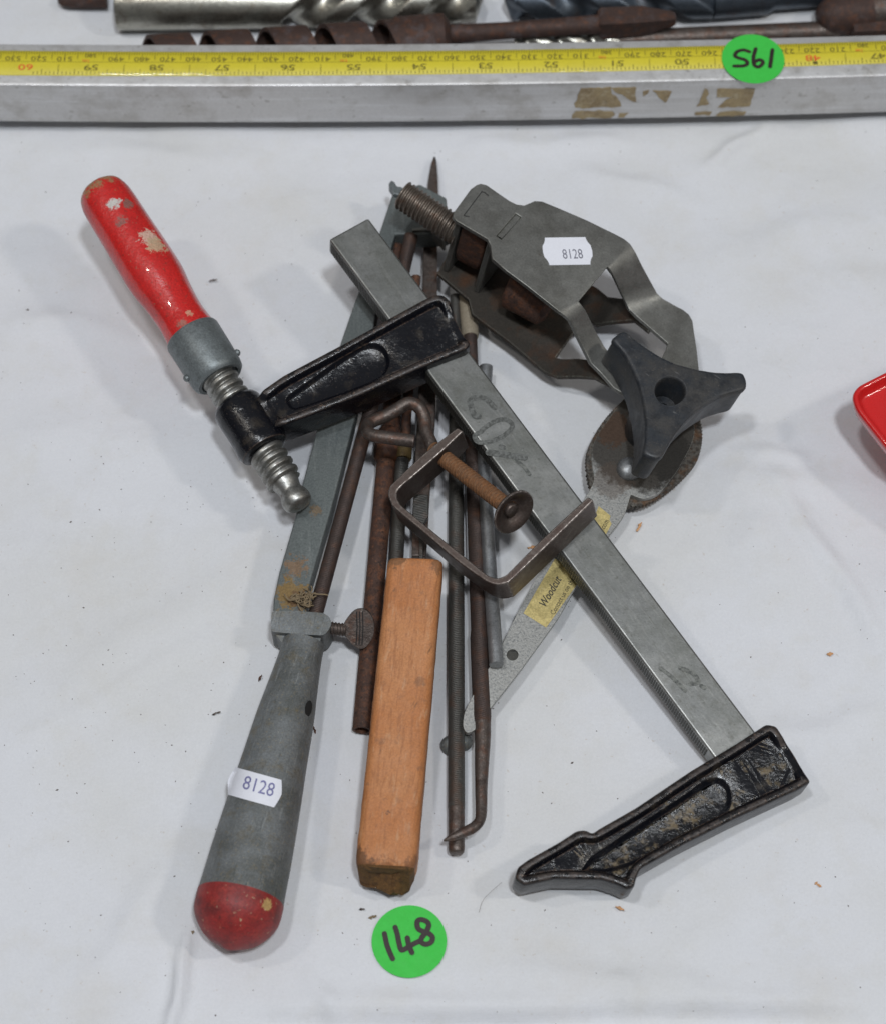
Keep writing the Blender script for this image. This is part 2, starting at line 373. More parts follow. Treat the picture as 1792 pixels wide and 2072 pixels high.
M['inkblue'] = mat('label_ink_violet', (.17, .17, .33), .7)
M['green'] = mat('green_sticker', (.04, .50, .055), .62, grain=.04, layers=[((.05, .60, .08), .5, .4, .8, .4)])
M['marker'] = mat('marker_ink', (.022, .012, .012), .45, layers=[((.07, .025, .02), .5, .55, .75, .7)])
M['gold'] = mat('gold_foil_label', (.62, .51, .22), .38, .55, layers=[((.45, .36, .15), .4, .45, .7, .6), ((.85, .75, .45), .8, .6, .75, .5)], bumps=[(1.2, .05, 3)])
M['goldink'] = mat('gold_label_ink', (.05, .045, .03), .6)
M['alu'] = mat('aluminium', (.56, .555, .55), .40, .6, grain=.08, layers=[((.42, .41, .40), .05, .45, .75, .6, .5, None, (.12, 1, 1)), ((.75, .76, .78), .3, .5, .75, .5, .3, None, (.05, 1, 1)), ((.20, .18, .15), .25, .62, .70, .45), ((.35, .33, .30), .08, .5, .66, .5)], bumps=[(.8, .05, 3), (.08, .25, 3)], wear_glint=((.85, .85, .87), .5, .7, .3))
M['yellow'] = mat('tape_yellow', (.62, .53, .03), .4, grain=.06, layers=[((.50, .42, .03), .08, .45, .75, .5), ((.30, .25, .05), 1.0, .7, .78, .4)], coat=.15)
M['tapeblack'] = mat('tape_black_print', (.12, .10, .02), .5)
M['tapered'] = mat('tape_red_print', (.72, .08, .03), .5)
M['oldtape'] = mat('old_brown_tape', (.33, .25, .13), .5, layers=[((.20, .14, .07), .15, .45, .62, .7), ((.42, .36, .25), .35, .52, .66, .7)])
M['redplastic'] = mat('red_plastic', (.56, .012, .012), .22, coat=.6, grain=0, bumps=[(.6, .03, 2)])
M['crumb'] = mat('crumb', (.10, .065, .03), .9, layers=[((.25, .17, .08), 1, .45, .7, .7)], bumps=[(2, .2, 3)])
M['shaving'] = mat('wood_shaving', (.52, .27, .13), .85, layers=[((.62, .42, .22), 1, .45, .7, .7)])
M['speck'] = mat('dirt_speck', (.12, .10, .09), .95)
M['chrome'] = mat('drill_steel', (.42, .41, .36), .26, .95, layers=[((.12, .09, .06), .15, .5, .7, .7, .5), ((.2, .2, .18), .5, .55, .75, .5)], bumps=[(1, .06, 3)])
M['bluesteel'] = mat('blued_drill_steel', (.10, .12, .145), .36, .85, layers=[((.09, .055, .035), .1, .55, .72, .8, .6), ((.12, .12, .12), .5, .6, .75, .5)], bumps=[(1, .06, 3)])
M['fluff'] = mat('dusty_fluff', (.20, .15, .09), .95, bumps=[(1.5, .3, 4)])
_b = P(805, 1450, 0); _b[2] = 0
WSP = [((.10, .045, .018), P(722, 1748, 17)-_b, 6.5, .45, .8), ((.16, .07, .03), P(838, 1755, 17)-_b, 4.5, .5, .7), ((.20, .08, .03), P(780, 1757, 18)-_b, 4.0, .6, .6), ((.14, .07, .03), P(800, 1128, 33)-_b, 4.5, .5, .7), ((.17, .08, .035), P(893, 1140, 33)-_b, 4.5, .5, .7), ((.15, .07, .04), P(785, 1645, 21)-_b, 1.2, .5, .8), ((.2, .09, .04), P(850, 1380, 27)-_b, 2.2, .6, .5)]
def wood_mat():
    R6 = .105
    m = mat('worn_wood', (.41, .155, .05), .60, grain=.16, layers=[((.47, .21, .085), .05, .42, .62, .7), ((.30, .115, .04), .9, .50, .62, .65, None, None, (1, .05, 1, R6)), ((.55, .36, .22), .5, .58, .70, .35, None, None, (1, .22, 1, R6)),
        ((.13, .065, .03), .75, .66, .72, .75, None, None, (1, .10, 1, R6+.35)), ((.16, .085, .05), .22, .60, .74, .55), ((.08, .045, .025), 1.3, .69, .73, .8)], bumps=[(.9, .16, 4), (.2, .3, 3)], wear_glint=((.17, .07, .028), 1.3, .9), spots=WSP)
    return m
M['wood'] = wood_mat()
M['endgrain'] = mat('wood_end_grain', (.13, .062, .018), .85, layers=[((.06, .03, .012), .4, .45, .65, .8), ((.22, .12, .04), .9, .6, .75, .5)], bumps=[(.9, .5, 5)])

# ---------------------------------------------------------------- cloth
def cloth_z(x, y):
    z = 0.35*np.sin(x*.021+1.1)*np.sin(y*.017+.4)+.25*np.sin(x*.05+y*.031)
    far = np.clip((np.hypot(x/105., (y+10)/135.)-.75)*1.6, .12, 1)
    for kx, ky, ph, am in ((.075, .045, .3, .5), (-.05, .085, 1.9, .5), (.11, -.06, 4.1, .28), (.02, .16, 2.2, .22), (.19, .07, 5.0, .12)):
        q = np.sin(x*kx+y*ky+ph+1.3*np.sin(x*ky*.6-y*kx*.7+ph*2)); z = z+far*am*np.sign(q)*np.abs(q)**1.5*np.sin(x*ky*.31-y*kx*.4+ph*3)
    for (x0, y0, x1, y1, wd, h) in FOLDS:
        dx, dy = x1-x0, y1-y0; L = dx*dx+dy*dy; t = np.clip(((x-x0)*dx+(y-y0)*dy)/L, 0, 1)
        wob = 2.0*np.sin(t*9+x0)*(wd/8)
        qx = x-x0-dx*t; qy = y-y0-dy*t; side = (qx*dy-qy*dx)/math.sqrt(L)-wob; al = (qx*dx+qy*dy)/math.sqrt(L)
        z = z+2.6*h*np.exp(-(side*side+al*al)/(wd*wd))*np.sqrt(np.sin(np.pi*np.clip(t*.98+.01, 0, 1)))
    dd = np.hypot(x-72, y-24)
    return z*np.clip((dd-22)/28., .06, 1)
def wl(a, b, wd, h):
    p, q = P(*a), P(*b); return (p[0], p[1], q[0], q[1], wd, h)
FOLDS = [wl((385, 1880), (340, 2120), 2.2, 1.5), wl((1230, 900), (1800, 1010), 7, .8), wl((1420, 340), (1560, 250), 3, 1.0),
         wl((0, 880), (500, 900), 10, .7), wl((1450, 1000), (1900, 1380), 18, .9), wl((1380, 880), (1560, 1100), 8, .8),
         wl((0, 1500), (520, 1120), 9, .6), wl((450, 2078), (1800, 2062), 5, -2.2), wl((560, 2040), (1750, 2030), 4, .9),
         wl((1280, 1560), (1900, 1720), 12, .6), wl((1260, 1960), (1285, 2100), 4, .6), wl((-40, 700), (300, 560), 10, .8),
         wl((60, 300), (520, 330), 6, .8), wl((950, 300), (1300, 285), 5, .7), wl((1500, 500), (1850, 430), 9, .8), wl((180, 1990), (380, 1700), 5, .6), wl((1560, 960), (1800, 1330), 3.5, .8), wl((1420, 905), (1640, 925), 3, .7), wl((20, 640), (330, 690), 5, .7), wl((60, 1500), (420, 1290), 4, .5), wl((1150, 340), (1420, 410), 4, .6), wl((1560, 1500), (1800, 1440), 5, .7), wl((620, 1960), (700, 2080), 3, .6), wl((1000, 1960), (1500, 2010), 5, .6)]
nx, ny = 560, 580; xs = np.linspace(-450, 450, nx); ys = np.linspace(-360, 560, ny)
GX, GY = np.meshgrid(xs, ys); GZ = cloth_z(GX, GY)-.45
V = np.stack([GX.ravel(), GY.ravel(), GZ.ravel()], 1)
F = [[j*nx+i, j*nx+i+1, (j+1)*nx+i+1, (j+1)*nx+i] for j in range(ny-1) for i in range(nx-1)]
tag(mk('tablecloth', V, F, M['cloth'], smooth=True, ang=180, origin=A(0, 0, 0)), 'white cotton cloth covering the table under all the tools', kind='structure')

# ---------------------------------------------------------------- bar clamp (red handle, black jaws)
bpA, bpB = P(666, 484, 40), P(1439, 1526, 14)
dB = unit(bpB-bpA); hp = unit(A(-dB[1], dB[0], 0))              # horizontal perpendicular pointing right-up
if hp[0] < 0: hp = -hp
BARP = Plane(o=bpA, n=np.cross(dB, hp))
ROLL = math.tan(math.radians(4.5))
hr = unit(hp+A(0, 0, ROLL)); JAWP = Plane(o=(bpA+bpB)/2, n=np.cross(dB, hr))
clamp = thing('bar_clamp', A(*P(1050, 1060, 0)[:2], 0), 'long steel bar clamp with black jaws and chipped red wooden handle, lying over the pile', 'clamp')
top = [(664, 487), (672, 478), (735, 450), (748, 447), (758, 455), (860, 601), (997, 784), (1174, 1017), (1264, 1138), (1530, 1482), (1560, 1520), (1475, 1572), (1439, 1526), (1353, 1416), (1140, 1125), (1050, 1008), (882, 784), (785, 644), (666, 492)]
# bar as a true straight prism fitted to the measured corners
wbar = 17.0; L = np.linalg.norm(bpB-bpA)+12
loop = [bpA+dB*0, bpA+dB*0+hp*wbar, bpA+dB*L+hp*wbar, bpA+dB*L]
c = sum(loop)/4
lp = []
for p, q in zip(loop, (1, 1, 1, 1)): lp.append(p)
V, F = prism([lp], -BARP.n*8.5)
bar = bevel(mk('bar', V, F, M['steelbar'], clamp, smooth=True), .9, 3)
# serrated left edge of the bar: shallow cuts as one strip of teeth
tv = []
for i in range(230):
    s = 2+i*1.0
    if s > L-14: break
    o = bpA+dB*s-BARP.n*4.3-hp*.05
    tv.append(box(o, dB, hp, BARP.n, .62, .3, 6.0))
V, F = join(*tv); tag(mk('bar_teeth', V, F, M['teeth'], clamp, smooth=False), kind='stuff')
# ink scrawl
def stroke(pl, px, wd, eps=.1, n=6, tap=False):
    pts = spline([pl.hit(*p) for p in px], n); ws = [wd]*len(pts)
    if tap: ws = [wd*(.6+.5*math.sin(math.pi*i/(len(pts)-1))) for i in range(len(pts))]
    return ribbon(pts, ws, pl.n, eps)
M['barink'] = mat('faded_marker', (.085, .088, .083), .5, .6, layers=[((.17, .175, .168), .9, .42, .58, .8)])
parts = [stroke(BARP, [(950, 812), (958, 806), (980, 806), (1000, 825)], 2.0, .1), stroke(BARP, [(950, 814), (955, 830), (960, 842), (968, 843)], 2.1, .14),
         stroke(BARP, [(972, 874), (960, 882), (966, 894), (985, 895), (1018, 882), (1036, 862), (1022, 849), (1000, 853), (980, 866), (972, 874)], 1.7, .1),
         stroke(BARP, [(988, 916), (1020, 920), (1060, 926)], 2.4, .1), stroke(BARP, [(1012, 904), (1018, 906)], 1.8, .12)]
V, F = join(*parts); tag(mk('marker_writing', V, F, M['barink'], clamp, smooth=False), kind='stuff')
M['barink2'] = mat('worn_marker', (.09, .095, .09), .5, .6, layers=[((.19, .195, .18), .7, .4, .6, .9)])
parts = [stroke(BARP, [(1335, 1352), (1360, 1372), (1385, 1398)], 1.3, .1), stroke(BARP, [(1375, 1352), (1400, 1362), (1412, 1380), (1396, 1384)], 1.5, .13), stroke(BARP, [(1418, 1388), (1424, 1392)], 1.5, .12),
         stroke(BARP, [(1040, 930), (1058, 944), (1070, 960)], 1.4, .1)]
V, F = join(*parts); tag(mk('faded_writing', V, F, M['barink2'], clamp, smooth=False), kind='stuff')

def casting(name, pl, outline, pocket, thick, parent, pocket_mats, rim=2.0, depth=2.6, pdepth=2.2, rnd=6, open_at=()):
    """rimmed casting: outline and pocket in picture measure on plane pl (rim top)"""
    o = resample([A(*p) for p in roundpoly(outline, rnd, 3)], 14)
    O = [pl.hit(*p) for p in o]; n = pl.n
    prof = [(0, -thick), (0, -1.1), (.25, -.45), (.7, -.1), (1.2, 0), (rim, 0), (rim+.4, -.25), (rim+.9, -depth*.75), (rim+1.4, -depth)]
    W = [max([0]+[max(0, min(1, (rd-math.hypot((q[0]-ox), (q[1]-oy)))/(rd*.35))) for ox, oy, rd in open_at]) for q in o]
    rings = []; cur = O; d0 = 0
    for d, z in prof:
        while d > d0+1e-6:
            st_ = min(.3, d-d0); cur = inset(cur, n, st_); d0 += st_
            cur = [cur[i]*.64+(cur[i-1]+cur[(i+1) % len(cur)])*.18 for i in range(len(cur))]
        rings.append([p+n*(z if z < -depth else z+(-depth-z)*wo*.9) for p, wo in zip(cur, W)])
    V = []; F = []; N = len(O)
    for r in rings: V += r
    for i in range(len(rings)-1):
        for j in range(N): F.append([i*N+j, i*N+(j+1) % N, (i+1)*N+(j+1) % N, (i+1)*N+j])
    F.append(list(range(N)))
    pk = resample([A(*p) for p in roundpoly(pocket, 14, 4)], 10)
    K = [pl.hit(*p, -depth) for p in pk]
    fv, ff = fill2d([rings[-1], K], n)
    k0 = (len(rings)-1)*N; kK = len(V); V += K
    F += [[(k0+i) if i < N else kK+i-N for i in f] for f in ff]
    prev = kK; cur = K; d0 = 0; m = len(K)
    for d, z in ((.5, -.3), (1.2, -pdepth*.8), (1.9, -pdepth)):
        cur = inset(cur, n, d-d0); d0 = d; k = len(V); V += [p+n*z for p in cur]
        for j in range(m): F.append([prev+j, prev+(j+1) % m, k+(j+1) % m, k+j])
        prev = k
    fv, ff = fill2d([V[prev:prev+m]], n); nf = len(F)
    F += [[prev+i for i in f] for f in ff]
    ob = mk(name, V, F, pocket_mats, parent, ang=50)
    for p in ob.data.polygons:
        if 2*N <= p.index < 5*N and W[p.index % N] < .3: p.material_index = len(pocket_mats)-1
        if len(pocket_mats) > 2 and (p.index >= nf or (len(rings)-1)*N <= p.index < (len(rings)-1)*N+len(ff)+60): p.material_index = 1
    return ob
FIXP = BARP.off(3.0)
fix_out = [(1041, 1778), (1047, 1754), (1067, 1739), (1133, 1702), (1166, 1680), (1184, 1678), (1198, 1686), (1210, 1677), (1287, 1633), (1397, 1559), (1489, 1504), (1550, 1464), (1570, 1468), (1608, 1524), (1640, 1582), (1613, 1598), (1489, 1655), (1379, 1710), (1296, 1757), (1286, 1778), (1283, 1794), (1268, 1800), (1248, 1790), (1217, 1780), (1122, 1778), (1059, 1792)]
fix_pocket = [(1168, 1768), (1190, 1735), (1290, 1668), (1385, 1606), (1425, 1576), (1455, 1570), (1478, 1590), (1482, 1622), (1468, 1652), (1435, 1678), (1345, 1722), (1268, 1756), (1230, 1766)]
casting('fixed_jaw', FIXP, fix_out, fix_pocket, 13.0, clamp, [M['black'], M['blackdirty'], M['rim']], rim=2.2, depth=2.5, pdepth=1.9, open_at=((1603, 1530, 50),))
# raised pad lip on the toe of the fixed jaw
SLP = JAWP.off(4.0)
sl_out = [(518, 806), (530, 789), (573, 759), (690, 697), (784, 645), (855, 606), (878, 595), (897, 595), (912, 609), (923, 647), (938, 675), (951, 694), (945, 705), (852, 744), (738, 796), (641, 835), (579, 858), (556, 862)]
sl_pocket = [(572, 806), (640, 758), (690, 722), (735, 694), (765, 692), (785, 708), (792, 735), (782, 758), (755, 776), (700, 797), (640, 818), (590, 834)]
casting('sliding_jaw', SLP, sl_out, sl_pocket, 15.0, clamp, [M['black'], M['rim']], rim=2.2, depth=2.6, pdepth=2.0, open_at=((930, 648, 46), (540, 828, 42)))
# spindle line
AXP = JAWP.off(-4.5)
b0, b1 = AXP.hit(212, 398), AXP.hit(602, 1015); ax = b1-b0; LA = np.linalg.norm(ax); au = ax/LA
def AX(y):                                 # point on the spindle axis seen at picture row y
    lo, hi = -.1, 1.1
    for _ in range(40):
        m_ = (lo+hi)/2; q = b0+ax*m_-CAM; yy = 1036-FPX*(q@UP)/(q@VD)
        if yy < y: lo = m_
        else: hi = m_
    return b0+ax*lo
# barrel (boss) of the sliding jaw
g0, g1 = AX(820), AX(908); u = unit(g1-g0); g0 = g0-u*1.2; g1 = g1+u*1.2
V, F = lathe(g0, g1, [(0, 6.5), (.0, 7.0), (.03, 8.3), (.10, 9.1), (.3, 9.2), (.5, 9.0), (.75, 9.1), (.88, 9.4), (.97, 8.8), (1, 7.4), (1, 6.5)], 44)
mk('jaw_boss', V, F, M['black'], clamp)
V, F = thread(AX(742), AX(974), 6.6, 1.5, 3.5, 56, 20, 2.6); mk('spindle', V, F, M['threadsteel'], clamp, ang=80)
V, F = lathe(AX(966), AX(1030), smooth_prof([(0, 5.2), (.2, 4.9), (.36, 4.3), (.46, 4.25), (.58, 5.0), (.74, 5.3), (.9, 4.3), (1.0, .6)], 36), 32)
mk('spindle_tip', V, F, M['threadsteel'], clamp)
f0, f1 = AX(678), AX(768)
V, F = lathe(f0, f1, [(0, 9.3), (0, 10.0), (.04, 10.3), (.5, 10.2), (.85, 10.0), (.95, 9.6), (1.0, 8.6), (1.0, 7.4), (.94, 7.0), (.94, 5.2)], 48)
fer = mk('ferrule', V, F, M['zinc'], clamp)
fm = f0+(f1-f0)*.72; sd = unit(np.cross(au, A(0, 0, 1)))
for sgn in (-1, 1):
    p0 = fm+sd*sgn*9.6+A(0, 0, 1); p1 = p0+sd*sgn*1.7
    V, F = lathe(p0, p1, [(0, 1.3), (.6, 1.3), (1, .7)], 14); mk('rivet', V, F, M['zinc'], fer)
h0, h1 = AX(374), AX(690)
hprof = smooth_prof([(0, .8), (.008, 4.4), (.03, 7.6), (.07, 9.2), (.13, 9.85), (.3, 10.1), (.52, 10.5), (.62, 10.4), (.74, 9.3), (.85, 8.8), (.94, 9.3), (1, 9.8)], 90)
V, F = lathe(h0, h1, hprof, 56, facets=8)
base = topo(clamp)
def up_at(x, y, r=9.5):                    # point on upper surface of a roundish body
    q = AXP.hit(x, y, r*.85); return q-base
TAN = (.46, .33, .21)
M['redpaint'] = mat('chipped_red_paint', (.52, .014, .012), .27, coat=.5, rvar=.15,
    layers=[((.34, .012, .012), .08, .45, .66, .6), ((.14, .03, .02), .6, .60, .68, .5, .5), ((.26, .16, .10), .8, .665, .69, .8, .8)],
    spots=[((.30, .17, .08), h0+au*0.0-base, 12.5, .42, .95, .75), ((.52, .49, .46), up_at(233, 417), 3.6, .35, 1, .8), ((.16, .10, .08), up_at(258, 415), 2.6, .5, .8, .8), ((.22, .12, .10), up_at(247, 452), 3.2, .6, .8, .8),
           ((.55, .38, .30), up_at(302, 484), 4.2, .55, .9, .8), (TAN, up_at(316, 498), 4.4, .6, .9, .8), ((.62, .50, .42), up_at(285, 495), 2.5, .5, .8, .8), ((.25, .14, .1), up_at(262, 640), 2, .6, .8),
           ((.22, .12, .09), up_at(336, 576), 1.6, .5, .9), ((.55, .3, .2), up_at(384, 636), 1.8, .6, .8), ((.28, .16, .12), up_at(372, 655), 2.4, .6, .7), ((.28, .2, .14), up_at(305, 540), 2.0, .6, .7)],
    bumps=[(.25, .4, 3), (.9, .07, 3)])
mk('handle', V, F, M['redpaint'], clamp, ang=60)

# ---------------------------------------------------------------- grey handled file holder (frame + round rod + thumb screw)
fh = thing('file_holder', A(*P(590, 1300, 0)[:2], 0), 'grey cast alloy file holder with tapered handle ending in a red painted tip', 'tool')
base = topo(fh)
# butt rests on the cloth
q0, q1 = P(615, 1302, 11.5), P(462, 1921, 12.5); hd = q1-q0
def T_at(y): return None
pr = smooth_prof([(0, 7.2), (.05, 7.4), (.15, 8.5), (.25, 9.7), (.4, 10.9), (.55, 12.2), (.7, 13.3), (.8, 13.8), (.86, 14.1), (.905, 13.6), (.945, 11.0), (.975, 7.4), (1.0, 1.0)], 110)
cut = .845
V, F = lathe(q0, q1, [p for p in pr if p[0] <= cut+.004], 56)
M['greyhandle'] = M['greyalloy']
hand = mk('handle', V, F, M['greyalloy'], fh, ang=60)
prr = [p for p in pr if p[0] >= cut-.004]
V, F = lathe(q0, q1, [(prr[0][0], prr[0][1]-.1)]+[(a, b+.12) for a, b in prr], 56)
tb = P(460, 1850, 14)-base
M['redtip'] = mat('worn_red_tip', (.24, .018, .016), .48, coat=0,
    layers=[((.09, .012, .012), .14, .46, .64, .7), ((.34, .04, .025), .3, .52, .68, .5), ((.42, .32, .20), .6, .65, .68, .8, .8), ((.04, .018, .014), .8, .60, .66, .6)],
    spots=[((.42, .27, .10), P(541, 1831, 22)-base, 2.4, .5, .95, .8), ((.5, .38, .25), P(450, 1878, 18)-base, 1.8, .6, .9)], bumps=[(.9, .12, 4)])
mk('painted_tip', V, F, M['redtip'], hand, ang=60)
# small cross hole in handle, a flat dark patch painting its shade
hc = q0+hd*.235; hu = unit(hd); side = unit(np.cross(hu, A(0, 0, 1)))
if side[0] < 0: side = -side
hn = unit(side*.80+A(0, 0, .60)); rr_ = 9.65
cpt = hc+hn*rr_
ey_ = hu; ex_ = unit(np.cross(hn, hu))
ring = [cpt+hn*(.12-.028*(math.cos(a)*1.7)**2)+ex_*math.cos(a)*1.7+ey_*math.sin(a)*2.9 for a in np.linspace(0, 2*math.pi, 22)[:-1]]
V = [cpt-hn*.3+hn*.45]+ring; F = [[0, i+1, (i+1) % 21+1] for i in range(21)]
mk('cross_hole_shade', V, F, M['dark'], hand, smooth=False)
# collar block
CP = Plane((553, 1238, 17), (660, 1243, 17), (600, 1283, 16.5))
col = [(550, 1237), (600, 1236), (655, 1240), (668, 1249), (672, 1262), (664, 1277), (655, 1286), (600, 1283), (548, 1278)]
V, F = prism([[CP.hit(*p) for p in roundpoly(col, 6, 3)]], -CP.n*14); cb = bevel(mk('collar', V, F, M['greyalloy'], fh), 2.0, 4)
neck = [(560, 1279), (648, 1282), (640, 1318), (583, 1312)]
CN = CP.off(-2.5)
V, F = prism([[CN.hit(*p) for p in roundpoly([(552, 1276), (652, 1282), (641, 1330), (590, 1326)], 6, 3)]], -CN.n*11); bevel(mk('neck', V, F, M['greyalloy'], fh), 2.2, 3)
# frame bar
FP = Plane((553, 1236, 15), (620, 1236, 15), (790, 420, 17))
fr = [(553, 1238), (554, 1212), (566, 1156), (598, 1046), (612, 981), (641, 871), (690, 692), (725, 590), (768, 470), (793, 395), (806, 384), (850, 372), (903, 400), (908, 470), (868, 474), (800, 474), (776, 560), (750, 690), (716, 855), (671, 1030), (628, 1180), (618, 1238)]
V, F = prism([[FP.hit(*p) for p in fr]], -FP.n*9)
M['frame'] = mat('frame_alloy', (.115, .13, .128), .55, .3, layers=[((.085, .095, .095), .05, .4, .7, .7, None, None, (1, .3, 1)), ((.21, .225, .22), .4, .52, .75, .5, None, None, (1, .15, 1))],
    spots=[((.22, .13, .03), P(590, 1205, 15)-base, 7.0, .8, .8), ((.26, .12, .03), P(600, 1150, 15)-base, 4.5, 1.0, .5), ((.12, .06, .03), P(604, 1213, 15)-base, 4, .6, .7), ((.2, .12, .05), P(640, 1035, 15)-base, 2.5, .9, .6)],
    bumps=[(.7, .10, 4)], wear_glint=((.26, .28, .28), .8, .6))
frame = bevel(mk('frame', V, F, M['frame'], fh), .7, 2)
nubp = [FP.hit(*p, 2.2) for p in [(786, 372), (792, 364), (799, 368), (803, 376), (815, 378), (810, 395), (795, 392), (793, 381)]]
V, F = prism([nubp], -FP.n*5); bevel(mk('end_hook', V, F, M['zinc'], fh), .5)
lipp = [FP.hit(*p) for p in [(834, 466), (868, 463), (884, 470), (902, 492), (897, 494), (880, 476), (866, 469), (834, 471)]]
V, F = prism([[p+FP.n*1.4 for p in lipp]], -FP.n*6); bevel(mk('end_lip', V, F, M['plate'], fh), .3)
# round rod held in the collar
rp0, rp1 = P(637, 1250, 13.5), P(746, 846, 14.5); rp2 = P(832, 478, 16)
V, F = tube([rp0+(rp2-rp0)*t for t in np.linspace(0, 1, 30)], [2.55-.1*t for t in np.linspace(0, 1, 30)], 24)
V, F = tube([rp0+(rp1-rp0)*t*1.0 for t in np.linspace(0, 1, 16)]+[rp1+(rp2-rp1)*t for t in np.linspace(0.06, 1, 16)], 2.6, 24)
mk('round_file', V, F, M['rustbrown'] if False else M['filebrown'], fh, ang=80)
# thumb screw
t0, t1 = P(660, 1270, 12), P(702, 1275, 12.5)
V, F = thread(t0-(t1-t0)*.2, t1, 2.35, .4, 1.15, 24, 8); ts = mk('thumb_screw', V, F, M['rustbrown'], fh, ang=80)
TP = Plane((700, 1275, 13.5), (757, 1275, 13.5), (730, 1235, 17.5))
hdp = [(694, 1268), (703, 1252), (718, 1236), (735, 1233), (748, 1241), (757, 1262), (755, 1288), (741, 1309), (727, 1313), (712, 1303), (700, 1288), (694, 1281)]
sp = spline([A(*p) for p in hdp], 3, True)
V, F = prism([[TP.hit(*p) for p in sp]], -TP.n*2.6); th = bevel(mk('thumb_plate', V, F, M['rustbrown'], ts), .8, 3)
gr = [ribbon([TP.hit(x, 1238), TP.hit(x+1, 1270), TP.hit(x-1, 1304)], .35, TP.n, .06) for x in (722, 728, 734)]
V, F = join(*gr); mk('grip_groove', V, F, M['dark'], th, smooth=False)
# fluff caught by the collar
V = []; F = []
for i in range(26):
    p = P(597+i*1.5+random.uniform(-2, 2), 1213+random.uniform(-6, 6), 17); pts = [p]
    for k in range(5): pts.append(pts[-1]+A(random.gauss(0, 1), random.gauss(0, 1), random.gauss(0, .5)))
    v, f = tube(spline(pts, 3), .28, 5); k = len(V); V += v; F += [[a+k for a in q] for q in f]
tag(mk('caught_fluff', V, F, M['fluff'], fh), kind='stuff')
# price label, wrapped round the handle
def on_handle(x, y, lift=.15):
    d = ray(x, y); best = None
    lo = (40-H)/d[2]
    # march to the lathe surface
    for k in range(900):
        t = lo+k*.08; p = CAM+d*t; s = (p-q0)@hd/(hd@hd)
        c = q0+hd*s; r = np.linalg.norm(p-c); ss = max(0, min(1, s)); R0 = np.interp(ss, [a for a, _ in pr], [b for _, b in pr])+lift
        if r <= R0: return p
    return CAM+d*((14-H)/d[2])
def tagshape(c, ex, ey, W=22, Hh=12, n=7):
    pts = []
    # wavy ended price gun label
    top_ = [(-W/2+1.6, Hh/2), (W/2-1.6, Hh/2)]
    for k in range(n): pts.append((-W/2+1.6+(W-3.2)*k/(n-1), Hh/2))
    for u_, v_ in ((.9, .40), (.6, .30), (.15, .2), (-.0, .0), (.15, -.2), (.6, -.3), (.9, -.40)): pts.append((W/2-u_*1.6, v_*Hh))
    for k in range(n): pts.append((W/2-1.6-(W-3.2)*k/(n-1), -Hh/2))
    for u_, v_ in ((.9, -.40), (.6, -.30), (.15, -.2), (-.0, .0), (.15, .2), (.6, .3), (.9, .40)): pts.append((-W/2+u_*1.6, v_*Hh))
    return pts
cx, cy = 516, 1593; exx, exy = 103, 28.5; eyx, eyy = -13, 48   # picture axes of the label (right, down)
NX, NY = 22, 10; V = []; F = []
def edge_u(v):   # half width factor with bulging ends
    return .86+.14*(1-min(1, (abs(v)*2)**1.3))
for j in range(NY+1):
    v = j/NY-.5
    for i in range(NX+1):
        uu = (i/NX-.5)*edge_u(v)*1.05
        V.append(on_handle(cx+uu*exx+v*eyx*1.16, cy+uu*exy+v*eyy*1.16, .22))
for j in range(NY):
    for i in range(NX): a = j*(NX+1)+i; F.append([a, a+1, a+NX+2, a+NX+1])
lab = mk('price_label', V, F, M['white'], fh, ang=180); tag(lab, 'white price label printed 8128')
tv, tf = text_geo('8128', 1, A(0, 0, 0), A(1, 0, 0), A(0, 1, 0), eps=0)
TX = np.array(tv); w0 = TX[:, 0].max()-TX[:, 0].min(); hh0 = TX[:, 1].max()-TX[:, 1].min()
V = [on_handle(cx+8+(p[0]/w0*.60)*exx+(-p[1]/hh0*.56)*eyx, cy-1+(p[0]/w0*.60)*exy+(-p[1]/hh0*.56)*eyy, .34) for p in tv]
mk('printed_number', V, tf, M['inkblue'], lab, smooth=False)

# ---------------------------------------------------------------- pile of rods and files
def rod(name, pts, r, m, label, cat='file', n=24, **kw):
    V, F = tube(pts, r, n, **kw); return tag(mk(name, V, F, m, ang=50), label, cat)
def lin(a, b, n=12): return [a+(b-a)*t for t in np.linspace(0, 1, n)]
# B: thick rusty tube with coupling
tb_ = thing('rusty_rod', A(*P(760, 1200, 0)[:2], 0), 'thick rusty rod left of the wooden block with a wider collar at its upper end', 'rod')
a_, b_ = P(786, 880, 7.5), P(733, 1478, 4)
pth = lin(a_, b_, 20)
V, F = tube(pth, 3.35, 28, cap=False)
k = len(V); n_ = 28; end = pth[-1]; u = unit(b_-a_)
rim = [end+(np.array(V[k-n_+j])-end)*.72 for j in range(n_)]; deep = [p-u*1.6 for p in rim]
V += rim+deep; F += [[k-n_+j, k-n_+(j+1) % n_, k+(j+1) % n_, k+j] for j in range(n_)]+[[k+j, k+(j+1) % n_, k+n_+(j+1) % n_, k+n_+j] for j in range(n_)]+[list(range(k+n_, k+2*n_))]
mk('shaft', V, F, M['rust'], tb_, ang=50)
V, F = lathe(P(790, 868, 7.6), P(781, 935, 7.4), smooth_prof([(0, 3.0), (.08, 4.2), (.3, 4.9), (.8, 4.8), (.95, 4.3), (1, 3.4)], 20), 28); mk('collar', V, F, M['rust'], tb_)
V, F = tube(lin(P(792, 870, 7.6), P(800, 500, 9), 8), 3.2, 20); mk('upper_shaft', V, F, M['rust'], tb_)
